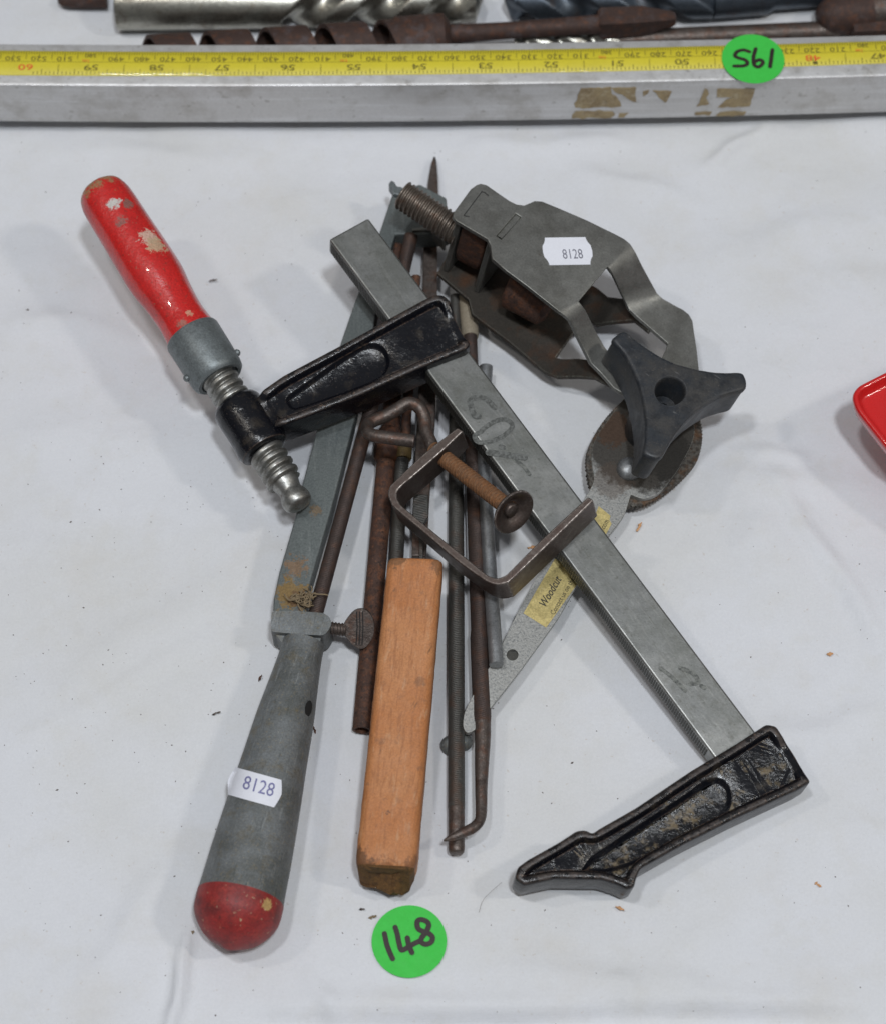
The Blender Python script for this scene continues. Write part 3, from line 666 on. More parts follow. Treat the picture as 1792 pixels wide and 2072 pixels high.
# C: dark round chisel/file with brass collar
tc_ = thing('dark_round_file', A(*P(805, 1000, 0)[:2], 0), 'dark slim file with dull brass collar, right beside the thick rusty rod', 'file')
V, F = tube(lin(P(816, 885, 8), P(800, 1180, 6), 12), 2.45, 20); mk('shaft', V, F, M['file'], tc_)
V, F = lathe(P(817, 893, 8), P(815, 930, 8), [(0, 2.9), (.1, 3.2), (.9, 3.2), (1, 2.9)], 24)
M['brass'] = mat('dull_brass', (.13, .09, .035), .5, .6, layers=[((.06, .04, .02), .5, .45, .7, .8)], bumps=[(1.5, .06, 3)]); mk('brass_collar', V, F, M['brass'], tc_)
V, F = tube(lin(P(820, 890, 8.5), P(842, 560, 14), 8), 1.7, 14); mk('tang', V, F, M['rust'], tc_)
# D: flat file whose pointed tang rises to the top of the pile
td = thing('flat_file', A(*P(860, 800, 0)[:2], 0), 'flat brown file with a pointed tang sticking out at the top of the pile', 'file')
DP = Plane((878, 318, 8), (850, 1120, 8), (900, 700, 8))
body = [(857, 470), (885, 470), (884, 700), (880, 850), (868, 1020), (866, 1070), (862, 1125), (833, 1125), (834, 1060), (838, 960), (846, 800), (853, 640)]
V, F = prism([[DP.hit(*p) for p in body]], -DP.n*3.4); bevel(mk('blade', V, F, M['rustbrown'], td), .5)
DT = Plane((878, 318, 2.5), (880, 470, 8), (900, 470, 8))
tang = [(877, 316), (880, 314), (883, 322), (886, 360), (887, 400), (885, 480), (864, 480), (863, 400), (866, 365), (872, 330)]
V, F = prism([[DT.hit(*p) for p in tang]], -DT.n*2.6); bevel(mk('tang', V, F, M['rustbrown'], td), .6)
# small dark chisel tip beside D under the C clamp corner
tcz = thing('narrow_chisel', A(*P(850, 1090, 0)[:2], 0), 'narrow dark chisel blade whose end shows above the wooden block', 'chisel')
CZ = Plane((840, 1060, 11), (860, 1140, 10.5), (870, 1060, 11))
V, F = prism([[CZ.hit(*p) for p in [(836, 1000), (866, 1000), (867, 1045), (856, 1062), (856, 1150), (848, 1150), (848, 1070), (836, 1050)]]], -CZ.n*2.2); bevel(mk('blade', V, F, M['file'], tcz), .3)
# E: long round file
te = thing('round_file', A(*P(924, 1350, 0)[:2], 0), 'long dark round file with fine cut teeth, right of the wooden block', 'file')
e0, e1 = P(922, 600, 5), P(923, 1727, 4.2); ed = e1-e0
V, F = lathe(e0, e1, [(0, 2.2), (.3, 2.7), (.6, 2.85), (.928, 2.8)], 30); mk('toothed_shaft', V, F, M['file'], te, ang=60)
V, F = lathe(e0+ed*.926, e1, [(0, 2.72), (.9, 2.7), (.97, 2.5), (1, 2.1)], 30); mk('smooth_end', V, F, M['galv'] if False else M['rustbrown'], te, ang=60)
# F: hooked scriber
tf_ = thing('hooked_scriber', A(*P(970, 1350, 0)[:2], 0), 'brown rusty scriber whose thin lower end bends left into a sharp hook', 'scriber')
s0, s1 = P(950, 670, 6), P(975, 1462, 7.5)
V, F = lathe(s0, s1, [(0, 2.6), (.35, 3.0), (.6, 3.0), (.78, 2.9), (.80, 3.25), (.90, 3.15), (.985, 3.1), (1, 2.9)], 28); mk('shaft', V, F, M['filebrown'], tf_, ang=60)
ppx = [(975, 1455, 7.5), (976, 1490, 7.5), (974, 1550, 7.6), (973, 1600, 7.8), (973, 1640, 8.2), (970, 1660, 8.8), (958, 1674, 9.5), (938, 1684, 10.0), (918, 1693, 10.2), (897, 1701, 10)]
pts = spline([P(*p) for p in ppx], 5); m_ = len(pts); rs = np.interp(np.linspace(0, 1, m_), [0, .12, .3, .55, .72, .9, 1], [2.9, 2.7, 2.1, 1.75, 1.8, 1.35, .25])
V, F = tube(pts, list(rs), 22); mk('hook', V, F, M['rustbrown'], tf_, ang=60)
V, F = lathe(P(944, 590, 5.4), P(951, 682, 6), [(0, 3.1), (.05, 3.35), (.95, 3.2), (1, 3.0)], 26)
M['cream'] = mat('cream_sleeve', (.27, .23, .17), .6, layers=[((.22, .18, .12), .4, .45, .7, .6)]); mk('cream_sleeve', V, F, M['cream'], tf_)
# G: galvanised rod
rod('galvanised_rod', spline([P(983, 742, 7), P(980, 800, 7), P(979, 930, 9), P(984, 1040, 9), P(992, 1180, 9), P(1000, 1290, 12.4), P(1003.5, 1345, 13)], 4), 2.45, M['galv'], 'light grey galvanised rod, the shortest and brightest in the pile, ending beside the round hole', 'rod')

# ---------------------------------------------------------------- wooden block
wb = thing('wooden_block', A(*P(805, 1450, 0)[:2], 0), 'square worn orange brown wooden block leaning on the files, dark chipped lower end', 'block')
WP = Plane((783, 1132, 33), (897, 1134, 33), (780, 1752, 19.5))
tl, tr, br, bl = WP.hit(785, 1126), WP.hit(896, 1130), WP.hit(842, 1757), WP.hit(718, 1750)
n = WP.n; nu_, nv_ = 14, 60; TH = 18.5
V = []; F = []
# ring cross-sections along the length, rounded square, ends worn
def sec(t, sc_=1.0, drop=0):
    a = tl+(bl-tl)*t; b = tr+(br-tr)*t; wv = b-a; W = np.linalg.norm(wv); ex = wv/W; c = (a+b)/2-n*TH/2
    r = 3.1; pts = []
    for (sx2, sy2, a0) in ((1, 1, 0), (-1, 1, 90), (-1, -1, 180), (1, -1, 270)):
        for k in range(5):
            an = math.radians(a0+k*22.5)
            pts.append(c+ex*(sx2*(W/2-r)+r*math.cos(an))*sc_+n*((sy2*(TH/2-r)+r*math.sin(an))*sc_-drop))
    return pts
secs = [(0, .90, 0), (.004, .965, 0), (.012, 1, 0)]+[(t, 1, 0) for t in np.linspace(.03, .965, 36)]+[(.978, .99, 0), (.988, .968, 0), (.995, .94, .2)]
for t, s_, dr in secs:
    pts = sec(t, s_, dr)
    for p in pts: V.append(p+A(random.gauss(0, .06), random.gauss(0, .06), random.gauss(0, .06)))
m_ = 20
for i in range(len(secs)-1):
    for j in range(m_): F.append([i*m_+j, i*m_+(j+1) % m_, (i+1)*m_+(j+1) % m_, (i+1)*m_+j])
F.append(list(range(m_)))
mk('body', V, F, M['wood'], wb, ang=60)
# chipped end: slanted break bulging out below
V2 = []; F2 = []; lastp = [np.array(v) for v in V[-m_:]]; ax_ = unit(bl-tl); cc = sum(lastp)/m_; xr = unit(br-bl)
# rings toward the end, lower side reaches further out
rings_ = []
for s_, out, jit in ((1.0, 0, 0), (.985, 1.0, .3), (.95, 2.2, .5), (.86, 3.4, .5), (.6, 4.3, .6), (.3, 4.8, .5)):
    rg = []
    for p in lastp:
        q = cc+(p-cc)*s_; low = .5-((p-cc)@n)/TH; lft = .5-((p-cc)@xr)/20.
        q = q+ax_*out*(.25+1.35*low*(1-.35*lft))+n*(-.0)
        q = q+A(random.gauss(0, 1), random.gauss(0, 1), random.gauss(0, 1))*jit*.5
        rg.append(q)
    rings_.append(rg)
for r_ in rings_: V2 += r_
for i in range(len(rings_)-1):
    for j in range(m_): F2.append([i*m_+j, i*m_+(j+1) % m_, (i+1)*m_+(j+1) % m_, (i+1)*m_+j])
F2.append([(len(rings_)-1)*m_+j for j in range(m_)])
mk('chipped_end', V2, F2, M['endgrain'], wb, ang=35)

# ---------------------------------------------------------------- small C clamp
cc_ = thing('c_clamp', A(*P(1000, 1050, 0)[:2], 0), 'small rusty brown strap c-clamp with hooked wire screw, lying across the steel bar', 'clamp')
KP = Plane((925, 865, 36), (790, 1000, 30), (1195, 1010, 41))
outer = [(925, 865), (857, 918), (800, 972), (788, 985), (785, 1000), (790, 1015), (800, 1029), (863, 1082), (925, 1135), (975, 1171), (992, 1180), (1006, 1183), (1022, 1180), (1036, 1171), (1112, 1098), (1200, 1012)]
inner = [(1188, 1005), (1096, 1090), (1034, 1152), (1022, 1163), (1006, 1169), (992, 1166), (980, 1159), (937, 1124), (894, 1090), (820, 1029), (808, 1016), (803, 1003), (808, 988), (838, 962), (894, 913), (937, 872)]
innr = list(reversed(inner)); so_ = spline([A(*p) for p in outer], 5); si_ = spline([A(*p) for p in innr], 5); V = []; F = []
for a, b in zip(so_, si_):
    p, q = KP.hit(*a), KP.hit(*b); V += [p, q, q-KP.n*13.5, p-KP.n*13.5]
n4 = len(so_)
for i in range(n4-1):
    for j in range(4): F.append([i*4+j, i*4+(j+1) % 4, (i+1)*4+(j+1) % 4, (i+1)*4+j])
F += [[0, 1, 2, 3], [(n4-1)*4+j for j in range(4)]]
bevel(mk('strap_frame', V, F, M['clamp'], cc_, ang=30), .5, 2, 50)
sc0, sc1 = KP.hit(893, 923, -6), None
sc1 = P(1036, 1034, sc0[2]+14)
su_ = unit(sc1-sc0)
V, F = thread(sc0-su_*5, sc1-su_*1.5, 3.0, .65, 1.5, 30, 12, 1.4); scr = mk('screw', V, F, M['rustorange'], cc_, ang=80)
hz = sc0[2]
hook = [sc0-su_*4.0, P(868, 888, hz-1.5), P(861, 868, hz-1.5), P(859, 846, hz-1), P(851, 828, hz), P(838, 818, hz+.5), P(822, 817, hz+.5), P(803, 829, hz), P(782, 841, hz-.5), P(762, 849, hz-1), P(746, 858, hz-.5), P(744, 872, hz+2), P(756, 881, hz+3.5), P(780, 885, hz+4), P(810, 889, hz+4), P(838, 893, hz+4)]
V, F = tube(spline(hook, 6), 2.3, 22); mk('hook_handle', V, F, M['rustbrown'], cc_, ang=60)
# swivel cup
def disc_profile(c, d, prof, n=40): return lathe(c, c+d, prof, n)
V, F = lathe(sc1-su_*1.5, sc1-su_*1.5+su_, [(-.9, 2.8), (-.9, 4.0), (0, 5.2), (1.5, 7.8), (2.0, 8.2), (2.5, 8.1), (2.6, 7.4), (1.7, 6.2), (1.2, 5.0), (.2, 4.3), (0, 3.4), (0, 0.01)], 44); mk('swivel_cup', V, F, M['clamp'], cc_, ang=50)
V, F = lathe(sc1-su_*1.5, sc1-su_*1.5+su_, [(-.7, 2.6), (1.3, 2.5), (1.7, 2.0), (1.8, .01)], 26); mk('screw_end', V, F, M['clamp'], cc_, ang=50)

# ---------------------------------------------------------------- strap vice head (pressed steel bracket, knob and arm)
vh = thing('mounting_arm', A(*P(1290, 880, 0)[:2], 0), 'grey pressed steel bracket with three lobed black knob and gold labelled arm', 'tool')
nV = unit(A(.15, 0, .99)); VP = Plane(o=P(963, 373, 47.5), n=nV)
S = 33.0
def HV(x, y, s=0): return VP.hit(x, y, -s)
def sheet(name, polys, strips, thick, m, parent, bev=.35):
    """polys: [(loop(s) of (x,y,s))], strips: [(left pts),(right pts)]"""
    V = []; F = []; key = {}
    def vid(p):
        k = tuple(round(float(c_), 2) for c_ in p)
        if k not in key: key[k] = len(V); V.append(HV(*p))
        return key[k]
    for loops in polys:
        pts3 = [[HV(*p) for p in lp_] for lp_ in loops]; ids = [vid(p) for lp_ in loops for p in lp_]
        _, ff = fill2d(pts3, nV); F += [[ids[i] for i in f] for f in ff]
    for a, b in strips:
        for i in range(len(a)-1):
            f = [vid(a[i]), vid(a[i+1]), vid(b[i+1]), vid(b[i])]; f = [x for k2, x in enumerate(f) if x not in f[:k2]]
            F.append(f)
    o = mk(name, V, F, m, parent, ang=50)
    # keep normals up
    up_ = sum((p.normal.z*p.area) for p in o.data.polygons)
    if up_ < 0: o.data.flip_normals()
    so = o.modifiers.new('solid', 'SOLIDIFY'); so.thickness = thick*MM; so.offset = -1; so.use_even_offset = True
    bevel(o, bev, 2, 50); return o
body_top = [(917, 430), (952, 382), (963, 374), (972, 371), (984, 374), (1030, 406), (1044, 413), (1060, 415), (1072, 410), (1081, 406), (1096, 407), (1130, 421), (1188, 446), (1245, 474), (1262, 483), (1274, 493),
            (1228, 539), (1170, 609), (1127, 628), (1066, 579), (1024, 548), (996, 524), (993, 499), (986, 484), (922, 446), (916, 438)]
slots = [[(1043, 432), (1053.5, 438.5), (1014, 484), (1004, 477)]]
oR = [(1274, 493, 0), (1286, 512, 1), (1298, 537, 4), (1314, 567, 9), (1329, 594, 13), (1340, 604, 14.5), (1363, 617, 15)]
iR = [(1228, 539, 0), (1232, 545, 1), (1241, 560, 4), (1252, 585, 9), (1262, 606, 13), (1271, 625, 14.5), (1287, 640, 15)]
oL = [(1127, 628, 0), (1142, 640, 1), (1153, 651, 3), (1172, 689, 9), (1195, 735, 14), (1214, 754, 15)]
iL = [(1170, 609, 0), (1177, 618, 1), (1184, 628, 3), (1203, 667, 9), (1222, 701, 14), (1238, 722, 15)]
plate_end = [(1363, 617, 15), (1382, 627, 15), (1393, 636, 15), (1400, 648, 15), (1409, 708, 15), (1413, 747, 15), (1416, 800, 15), (1400, 850, 15), (1350, 870, 15), (1300, 850, 15), (1270, 800, 15), (1256, 794, 15), (1241, 785, 15), (1214, 754, 15), (1238, 722, 15), (1262, 748, 15), (1300, 745, 15), (1335, 728, 15), (1345, 710, 15), (1350, 695, 15), (1340, 686, 15), (1287, 640, 15)]
t0b = [(x, y, 0) for x, y in body_top]
sheet('upper_plate', [[t0b, [(x, y, 0) for x, y in slots[0]]], [plate_end]], [(oR, iR), (oL, iL)], 1.9, M['plate'], vh)
# insert that fills the slot a little lower, and the stamped corner mark
V, F = prism([[HV(x, y, .9) for x, y in [(1041.5, 435), (1051.5, 440), (1014.5, 482), (1006, 477)]]], -nV*1.2); mk('tab', V, F, M['plate'], vh, smooth=False)
V, F = join(ribbon([HV(974, 388), HV(956, 412), HV(938, 436)], .3, nV, .06), ribbon([HV(974, 388), HV(980, 390), HV(987, 396)], .4, nV, .07), ribbon([HV(938, 436), HV(943, 438), HV(948, 438)], .3, nV, .08))
mk('stamped_line', V, F, M['dark'], vh, smooth=False)
# lower plate, below and bent up to meet the upper one
dx_, dy_ = -38, 108
low_body = [(915, 500, S), (925, 482, S), (1010, 522, S), (1058, 514, S), (1150, 553, S), (1207, 582, S), (1228, 600, S), (1191, 648, S), (1159, 674, S), (1123, 723, S), (1100, 752, S), (1028, 690, S), (986, 659, S), (955, 636, S), (948, 606, S), (884, 552, S)]
loR = [(1207, 582, S), (1228, 600, S-3), (1262, 604, S-8), (1300, 625, S-13), (1330, 640, S-16)]
liR = [(1191, 648, S), (1203, 656, S-3), (1240, 650, S-8), (1280, 647, S-13), (1310, 670, S-16)]
loL = [(1100, 752, S), (1125, 762, S-2), (1165, 762, S-6), (1199, 764, S-12), (1245, 788, S-16)]
liL = [(1123, 723, S), (1137, 726, S-2), (1170, 725, S-6), (1205, 730, S-12), (1250, 745, S-16)]
low_body2 = [(915, 500, S), (925, 482, S), (1010, 522, S), (1058, 514, S), (1150, 553, S), (1207, 582, S), (1191, 648, S), (1159, 674, S), (1123, 723, S), (1100, 752, S), (1028, 690, S), (986, 659, S), (955, 636, S), (948, 606, S), (884, 552, S)]
M['plateunder'] = mat('rusty_pressed_plate', (.055, .048, .040), .6, .6, layers=[((.10, .045, .022), .12, .48, .7, .8), ((.05, .045, .04), .1, .45, .7, .6)], bumps=[(2, .05, 3)], wear_glint=((.42, .43, .36), .5, .9, .4))  # rust, with the shade under the upper plate darkened into its colour
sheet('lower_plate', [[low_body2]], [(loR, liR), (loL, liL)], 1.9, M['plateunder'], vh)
# end flanges, screw and round nut
bd = unit(HV(1060, 470)-HV(940, 408)); bw = unit(np.cross(nV, bd))
if bw[0] < 0: bw = -bw
def flange(cx0, cy0, cx1, cy1, name):
    a, b = HV(cx0, cy0, 1.7), HV(cx1, cy1, 1.7); t = bd*2.2
    lo = S-1.8
    V = [a, b, b+t, a+t, a-nV*lo, b-nV*lo, b+t-nV*lo, a+t-nV*lo]
    o = mk(name, V, [[0, 1, 2, 3], [7, 6, 5, 4], [0, 1, 5, 4], [1, 2, 6, 5], [2, 3, 7, 6], [3, 0, 4, 7]], M['plate'], vh); bevel(o, .6, 2)
flange(921, 447, 972, 384, 'end_flange'); flange(985, 490, 1034, 428, 'inner_flange')
adir = unit(HV(910, 459, 13)-HV(817, 396, 13)); sc_c = HV(924, 468, 13.5)
V, F = thread(HV(814, 394, 13), sc_c+adir*1.5, 5.6, .8, 1.8, 36, 10, .9); mk('threaded_rod', V, F, M['threadbrown'], vh, ang=80)
fa, fb = HV(921, 447, 2.4), HV(972, 384, 2.4); wn_ = unit(fb-fa); WW = np.linalg.norm(fb-fa)
blk = [fa+bd*3.0-wn_*.2, fa+bd*13.2-wn_*.2]; nl = []
for q in (0, WW-1.4): nl.append([blk[0]+wn_*q, blk[1]+wn_*q])
V = []
for k_, (dz_, sh_) in enumerate(((0, 0), (17, 0), (22, 1.0), (25.5, 3.4))):
    V += [nl[0][0]-nV*dz_+wn_*sh_+bd*sh_*.5, nl[0][1]-nV*dz_+wn_*sh_-bd*sh_*.5, nl[1][1]-nV*dz_-wn_*sh_-bd*sh_*.5, nl[1][0]-nV*dz_-wn_*sh_+bd*sh_*.5]
F = [[0, 1, 2, 3], [12, 13, 14, 15]]+[[k_*4+j, k_*4+(j+1) % 4, k_*4+4+(j+1) % 4, k_*4+4+j] for k_ in range(3) for j in range(4)]
bevel(mk('square_nut', V, F, M['rust'], vh), .8, 3)
V, F = lathe(HV(1036, 566, 19.5), HV(1036, 566, 19.5)+bd*17, [(0, 8.0), (.05, 10), (.1, 10.6), (.9, 10.6), (1, 8)], 40); mk('inner_nut', V, F, M['rust'], vh)
# label on the upper plate
lc = HV(1147, 508.5); lx = unit(HV(1197, 507.5)-HV(1097, 509)); ly = np.cross(nV, lx)
pw = np.linalg.norm(HV(1197, 509)-HV(1097, 509)); ph = np.linalg.norm(HV(1147, 481)-HV(1147, 536))
pts = tagshape(None, None, None, pw, ph)
V = [lc+lx*a+ly*b+nV*.18 for a, b in pts]; V0, F0 = prism([V], -nV*.14)
lab2 = tag(mk('price_label', V0, F0, M['white'], vh, smooth=False), 'white price label printed 8128')
V, F = text_geo('8128', ph*.50, lc+lx*pw*.09-ly*ph*.13, unit(lx), unit(ly), nV, .26, squash=.64, bold=-.012)
mk('printed_number', V, F, M['ink'], lab2, smooth=False)
# friction discs below the knob
dz1 = 27.0; D1 = HV(1335, 866, 0)  # placeholder start
def disc(name, loop, s, th, m, knurl=0, bev=.5):
    sp_ = spline([A(*p) for p in loop], 6, True); L3 = [HV(p[0], p[1], s) for p in sp_]
    if knurl:
        L3 = resample(L3, .55); c_ = sum(L3)/len(L3); L3 = [c_+(p-c_)*(1+(.012 if i % 2 else -.012)) for i, p in enumerate(L3)]
    V, F = prism([L3], -nV*th); return bevel(mk(name, V, F, m, vh), bev, 2, 60)
disc('lower_disc', [(1186, 950), (1190, 905), (1225, 845), (1275, 800), (1340, 780), (1395, 810), (1419, 865), (1412, 925), (1380, 968), (1330, 1008), (1288, 1024), (1236, 1018), (1198, 994)], 31, 2.4, M['armrust'], 1, .25)
# arm: head + long taper
arm_out = [(1203, 972), (1196, 940), (1195, 908), (1207, 880), (1256, 812), (1290, 780), (1340, 770), (1385, 795), (1402, 840), (1405, 876), (1396, 905), (1367, 957), (1331, 1000), (1301, 1010), (1283, 1004), (1275, 1000), (1263, 1041), (1222, 1094), (1166, 1184), (1128, 1251), (1048, 1361), (991, 1433), (960, 1478), (943, 1484), (936, 1470), (938, 1444), (960, 1400), (1010, 1315), (1058, 1216), (1120, 1105), (1186, 1003)]
AP = Plane(o=HV(1300, 900, 28), n=unit(A(.03, -.03, 1)))
hole = [(1036+12*math.cos(a), 1325+11.5*math.sin(a)) for a in np.linspace(0, 2*math.pi, 20)[:-1]]
V, F = prism([[AP.hit(*p) for p in roundpoly(arm_out, 14, 4)], [AP.hit(*p) for p in hole]], -AP.n*2.2)
base = topo(vh)
M['arm2'] = mat('mottled_arm', (.34, .34, .325), .5, .6, grain=.18, layers=[((.13, .14, .15), 1.5, .50, .62, .6)],
    spots=[((.05, .042, .034), AP.hit(1300, 890)-base, 26, .12, .88, .8), ((.10, .05, .026), AP.hit(1238, 868)-base, 9, .35, .6, .8), ((.12, .09, .07), AP.hit(1238, 972)-base, 9, .3, .5), ((.03, .028, .025), AP.hit(1350, 930)-base, 12, .5, .6)],
    bumps=[(1.5, .12, 4)], wear_glint=((.48, .48, .42), .4, .7))
bevel(mk('arm', V, F, M['arm2'], vh), .3, 2, 50)
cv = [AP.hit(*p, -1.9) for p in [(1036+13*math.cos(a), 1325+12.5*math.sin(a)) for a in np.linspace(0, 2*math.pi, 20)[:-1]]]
V, F = prism([cv], -AP.n*.25); mk('hole_shade', V, F, M['teeth'], vh, smooth=False).name = 'hole_shade_disc'  # dark disc closing the arm's hole, its colour stands for the shade inside
# screw head on disc
c_ = AP.hit(1272, 950, 0.0)
V, F = lathe(c_, c_+AP.n, [(0, 4.6), (1.0, 4.6), (2.2, 3.9), (3.0, 2.4), (3.4, .01)], 30); mk('screw_head', V, F, M['galv'], vh)
# gold label on the arm, part of it showing beyond the bar
def arm_poly(px, eps=.12): V, F = prism([[AP.hit(*p)+AP.n*eps for p in px]], -AP.n*.1); return V, F
V, F = arm_poly([(1092, 1212-1), (1128, 1148), (1166, 1176), (1104, 1270), (1058, 1241)])
g1v = join(arm_poly([(1058, 1241), (1122, 1130), (1178, 1166), (1104, 1270)]))
gl = mk('gold_label', g1v[0], g1v[1], M['gold'], vh, smooth=False); tag(gl, 'gold foil label with handwritten style word and smaller line')
g2 = arm_poly([(1204, 1040), (1210, 1024), (1234, 1044), (1232, 1052), (1236, 1060), (1222, 1087), (1180, 1090)]); mk('gold_label_end', g2[0], g2[1], M['gold'], vh, smooth=False)
dirp = unit(AP.hit(1163, 1155)-AP.hit(1099, 1262)); perp = np.cross(AP.n, dirp)
gx = unit(AP.hit(1122, 1130)-AP.hit(1058, 1241)); gy = np.cross(AP.n, gx)
p0 = AP.hit(1112, 1199)
V, F = text_geo('Woodcut', 4.1, p0, gx, gy, AP.n, .2, squash=.78, shear=.35, bold=.06); mk('label_word', V, F, M['goldink'], gl, smooth=False)
p1 = AP.hit(1141, 1208)
V, F = text_geo('Contact us on the', 2.6, AP.hit(1137, 1207), gx, gy, AP.n, .2, squash=.82); mk('label_line', V, F, M['goldink'], gl, smooth=False)
V, F = text_geo('.com', 2.8, AP.hit(1222, 1062), gx, gy, AP.n, .2, squash=.8); mk('label_com', V, F, M['goldink'], gl, smooth=False).name = 'label_ending'
V = []; F = []
go = AP.hit(1062, 1238)
for a, b in ((.08, 0), (.2, 0), (.32, 0), (.44, 0), (.56, 0)):
    pass
gl_lines = []
Lg = np.linalg.norm(AP.hit(1122, 1130)-AP.hit(1058, 1241)); Wg = np.linalg.norm(AP.hit(1104, 1270)-AP.hit(1058, 1241))
for v in (.16, .28, .40, .52, .60, .66): gl_lines.append(ribbon([go+gx*Lg*.12-gy*Wg*v, go+gx*Lg*.93-gy*Wg*v], .16, AP.n, .08, 2))
for u_ in (.12, .28, .44, .6, .76, .92): gl_lines.append(ribbon([go+gx*Lg*u_-gy*Wg*.16, go+gx*Lg*u_-gy*Wg*.66], .14, AP.n, .08, 2))
M['goldline'] = mat('gold_label_grid', (.26, .2, .09), .6)
V, F = join(*gl_lines); mk('label_grid', V, F, M['goldline'], gl, smooth=False)
# three lobed knob
kt = [(1264, 670), (1277, 681), (1306, 703), (1336, 722), (1367, 736), (1413, 748), (1445, 753), (1468, 754), (1492, 753), (1503, 755), (1509, 770), (1509, 782), (1500, 789), (1481, 793), (1453, 802), (1430, 815), (1405, 833), (1382, 856), (1364, 879), (1349, 904), (1339, 922), (1330, 927), (1312, 922), (1302, 915), (1304, 905), (1307, 886), (1308, 851), (1303, 815), (1293, 774), (1280, 744), (1263, 713), (1243, 691), (1240, 685), (1256, 671)]
KS = 0.0; KN = Plane(o=HV(1355, 791, 0)-nV*.0, n=nV)
hk = [(1355+33*math.cos(a), 791+30.5*math.sin(a)) for a in np.linspace(0, 2*math.pi, 30)[:-1]]
kl = resample([A(*p) for p in roundpoly(kt, 5, 2)], 9); K0 = [KN.hit(*p) for p in kl]
prof = [(.3, -14.5), (.05, -14.3), (.05, -2.6), (-.35, -2.2), (-.35, -1.2), (-.05, -.45), (.5, -.08), (1.2, 0)]
rings = []; cur = K0; d0 = 0; kc = KN.hit(1355, 791)
tilt = A(-.10, -.02, 0)
for d, z in prof:
    cur = inset(K0, nV, d) if d != 0 else K0
    rings.append([p+nV*z+tilt*(-z) for p in cur])
V = []; F = []; N_ = len(K0)
for r in rings: V += r
for i in range(len(rings)-1):
    for j in range(N_): F.append([i*N_+j, i*N_+(j+1) % N_, (i+1)*N_+(j+1) % N_, (i+1)*N_+j])
F.append(list(range(N_)))
HK = [KN.hit(*p) for p in hk]; _, ff = fill2d([rings[-1], HK], nV); k0 = (len(rings)-1)*N_; kH = len(V); V += HK; mH = len(HK)
F += [[(k0+i) if i < N_ else kH+i-N_ for i in f] for f in ff]
prev = kH
for sc_, z in ((.95, -.25), (.91, -.9), (.90, -13), (.5, -13), (.48, -14)):
    k = len(V); V += [kc+(p-kc)*sc_+nV*z for p in HK]
    for j in range(mH): F.append([prev+j, prev+(j+1) % mH, k+(j+1) % mH, k+j])
    prev = k
F.append([prev+j for j in range(mH)])
mk('knob', V, F, M['knob'], vh, ang=35)
V, F = lathe(kc-nV*14.4+tilt*14, HV(1335, 866, 29)*0+kc-nV*30+tilt*14, [(0, 9.5), (.2, 9.2), (.8, 8.5), (1, 8.5)], 30); mk('knob_boss', V, F, M['knob'], vh)
# wing nut seen behind the round file
wn = thing('small_nut', A(*P(925, 1505, 0)[:2], 0), 'small dark rounded nut half hidden under the round file', 'nut')
V, F = lathe(P(911, 1508, .4), P(911, 1508, 4.0), [(0, 2.6), (.2, 3.4), (.7, 3.1), (.95, 2.0), (1, .01)], 14); mk('left_lobe', V, F, M['greyalloy'], wn)
V, F = lathe(P(938, 1502, .4), P(938, 1502, 3.6), [(0, 2.4), (.2, 3.0), (.7, 2.7), (.95, 1.8), (1, .01)], 14); mk('right_lobe', V, F, M['greyalloy'], wn)

# ---------------------------------------------------------------- round green lot stickers
def lot_sticker(name, pl, c, rad, digits, wd, parent=None, lift=.3, origin=None):
    n = pl.n; o = pl.hit(*c); ex = unit(A(1, 0, 0)-n*n[0]); ey = np.cross(n, ex)
    L3 = [o+ex*rad*math.cos(a)+ey*rad*math.sin(a)+n*lift for a in np.linspace(0, 2*math.pi, 65)[:-1]]
    V, F = prism([L3], -n*.15); st = mk(name, V, F, M['green'], parent, smooth=False)
    ps = [ribbon(spline([pl.hit(*p) for p in d], 7), wd, n, lift+.08+.08*i) for i, d in enumerate(digits)]
    V, F = join(*ps); mk('handwritten_number', V, F, M['marker'], st, smooth=False)
    return st
def z6(x, y): return (708.1+x*.16940, 1770.4+y*.16940)    # measured points on the lower sticker
CL = Plane(o=A(0, 0, 0), n=A(0, 0, 1))
dg = [[z6(415, 710), z6(440, 830), z6(475, 930), z6(512, 1012)],
      [z6(542, 635), z6(568, 720), z6(590, 830), z6(620, 908), z6(700, 870), z6(770, 830), z6(845, 795)], [z6(688, 762), z6(705, 850), z6(742, 940)],
      [z6(880, 690), z6(815, 650), z6(805, 570), z6(850, 545), z6(920, 570), z6(942, 620), z6(905, 700), z6(860, 760), z6(850, 810), z6(905, 840), z6(970, 815), z6(985, 755), z6(940, 710), z6(880, 690)]]
st = lot_sticker('lot_sticker', CL, (828, 1906), 12.1, dg, 1.7, lift=.75)
tag(st, 'round green sticker handwritten 148 on the cloth below the wooden block', 'sticker')

